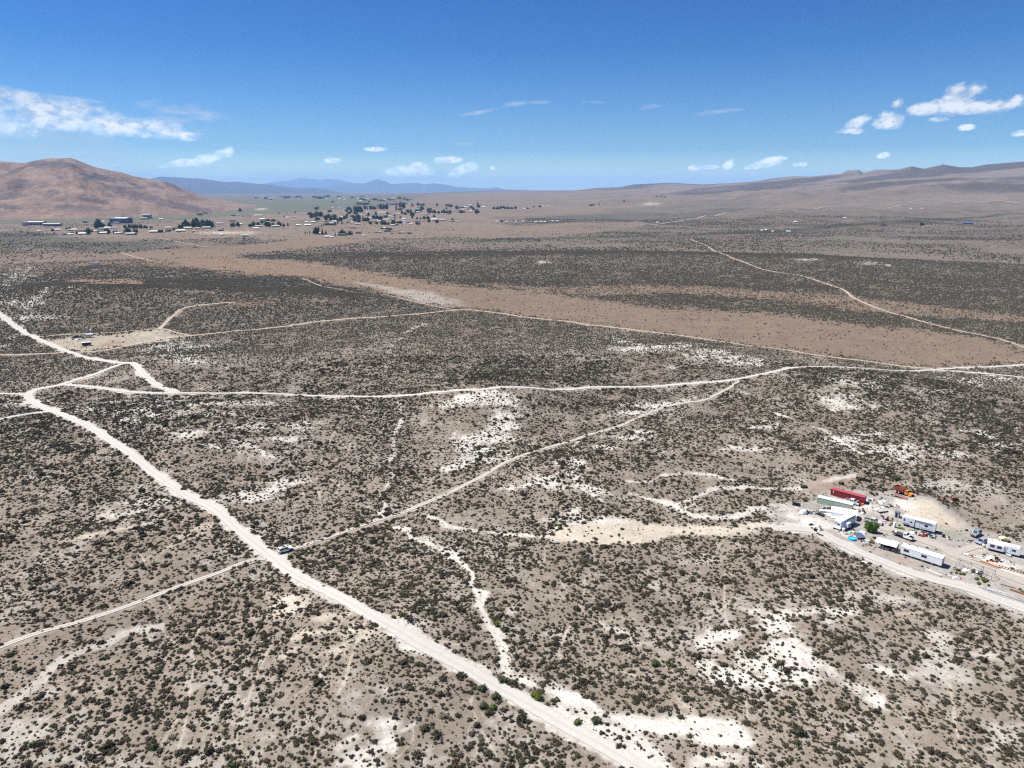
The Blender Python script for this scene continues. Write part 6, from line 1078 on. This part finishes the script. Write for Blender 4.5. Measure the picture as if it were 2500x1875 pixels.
for lst, S, sc_, zn in ((T3, S3, 5.53, 'in the hamlet below the blue hangar'), (T4, S4, 5.267, 'in the windbreaks along the highway'), (T5, S5, 5.267, 'in the main settlement')):
    for x, y, h, w, k in lst:
        px, py = S(x, y)
        sz_ = 'tall' if h > 55 else 'low' if h < 30 else 'mid-sized'; wd_ = ' wide' if w > 1.15 * h else ' narrow' if w < .6 * h else ''
        rw = 'far rows' if y < (250 if S is S5 else 300 if S is S4 else 440) else 'near rows' if y > (400 if S is S5 else 420 if S is S4 else 500) else 'middle rows'; sd = ', left part' if x < 740 else ', right part' if x > 1470 else ', central part'
        tree(px, py, h / sc_, w / sc_, k, sz_ + wd_ + (' dark conifer ' if k == 'c' else ' dark rounded tree ') + zn + ', ' + rw + sd, sz_ + wd_ + (' conifers ' if k == 'c' else ' trees ') + zn + ', ' + rw + sd)
for q, h, w in T6: px, py = S6(*q); tree(px, py, h / 3.403, w / 3.403, 'b', 'small dark tree on the far right-hand slope', 'small trees on the right-hand slope')
q = S7(1362, 582); tree(q[0], q[1], 6, 8, 'b', 'lone black-looking tree at the start of the pale drive far right', None)
rs = np.random.RandomState(5)
for i in range(70):
    px = rs.uniform(760, 1180); py = 548 - (px - 760) * .065 + rs.normal() * 9 - rs.uniform(0, 18); k = rs.rand()
    tree(px, py, rs.uniform(4, 9), rs.uniform(4, 11), 'c' if k < .25 else 'b', 'small dark %s among the houses of the main settlement' % ('conifer' if k < .25 else 'yard tree'), 'small %s in the main settlement' % ('conifers' if k < .25 else 'yard trees'))
for i in range(40):
    px = rs.uniform(770, 1190); py = 548 - (px - 760) * .065 + rs.normal() * 8 - rs.uniform(0, 16); c = ['white', 'grey', 'brown', 'pink', 'white'][rs.randint(5)]; house(px, py, rs.uniform(4, 9), c, 'little %s outbuilding among the yards of the main settlement' % c, '%s outbuildings in the main settlement' % c)
for i in range(44):
    px = rs.uniform(610, 1010); py = 484 + rs.normal() * 2.5 + (px > 880) * 3; tree(px, py, rs.uniform(2.2, 4), rs.uniform(5, 14), 'b', 'tiny dark tree clump in the farthest town below the blue mountains', 'tree clumps in the farthest town')
for i in range(36):
    px = rs.uniform(640, 980); py = 485 + rs.normal() * 2.2; house(px, py, rs.uniform(2.5, 6), ['white', 'cream', 'white', 'grey'][i % 4], 'tiny pale building in the farthest town below the blue mountains', 'tiny buildings in the farthest town')
# power poles
PP = MB().bar((0,0,0),(0,0,11),.16,6,.11).build('pole', WOOD); PM = PP.data; bpy.data.objects.remove(PP); PC = MB().box(-1.3,1.3,-.08,.08,10.0,10.25).build('crossarm', WOOD); PCM = PC.data; bpy.data.objects.remove(PC)
for px, py in [(899,570),(987,577),(946,560),(1045,566),(860,553),(760,566)]:
    p = empty('power_pole', G(px, py), .6, 'wooden power pole on the bare ground in front of the settlement', 'pole', 'power poles in front of the settlement'); link(bpy.data.objects.new('pole', PM), p); link(bpy.data.objects.new('crossarm', PCM), p)
# ------------------------------------------------------------------ the air: even haze round camera and scene, sky outside it
def build_haze():
    S, z0, z1 = 64000.0, -80.0, 980.0
    V = [(-S,-S,z0),(S,-S,z0),(S,S,z0),(-S,S,z0),(-S,-S,z1),(S,-S,z1),(S,S,z1),(-S,S,z1)]
    me = bpy.data.meshes.new('haze'); me.from_pydata(V, [], [(0,3,2,1),(4,5,6,7),(0,1,5,4),(1,2,6,5),(2,3,7,6),(3,0,4,7)])
    m = bpy.data.materials.new('air_haze'); m.use_nodes = True; n = m.node_tree.nodes; n.clear(); o = n.new('ShaderNodeOutputMaterial'); v = n.new('ShaderNodeVolumePrincipled')
    v.inputs['Color'].default_value = (.36, .62, 1.0, 1); v.inputs['Density'].default_value = 3.1e-5; v.inputs['Anisotropy'].default_value = 0.0
    m.node_tree.links.new(v.outputs[0], o.inputs['Volume']); me.materials.append(m)
    tag(link(bpy.data.objects.new('haze', me)), 'thin blue haze lying over the whole plain and the far mountains', 'haze', kind='stuff')
build_haze()
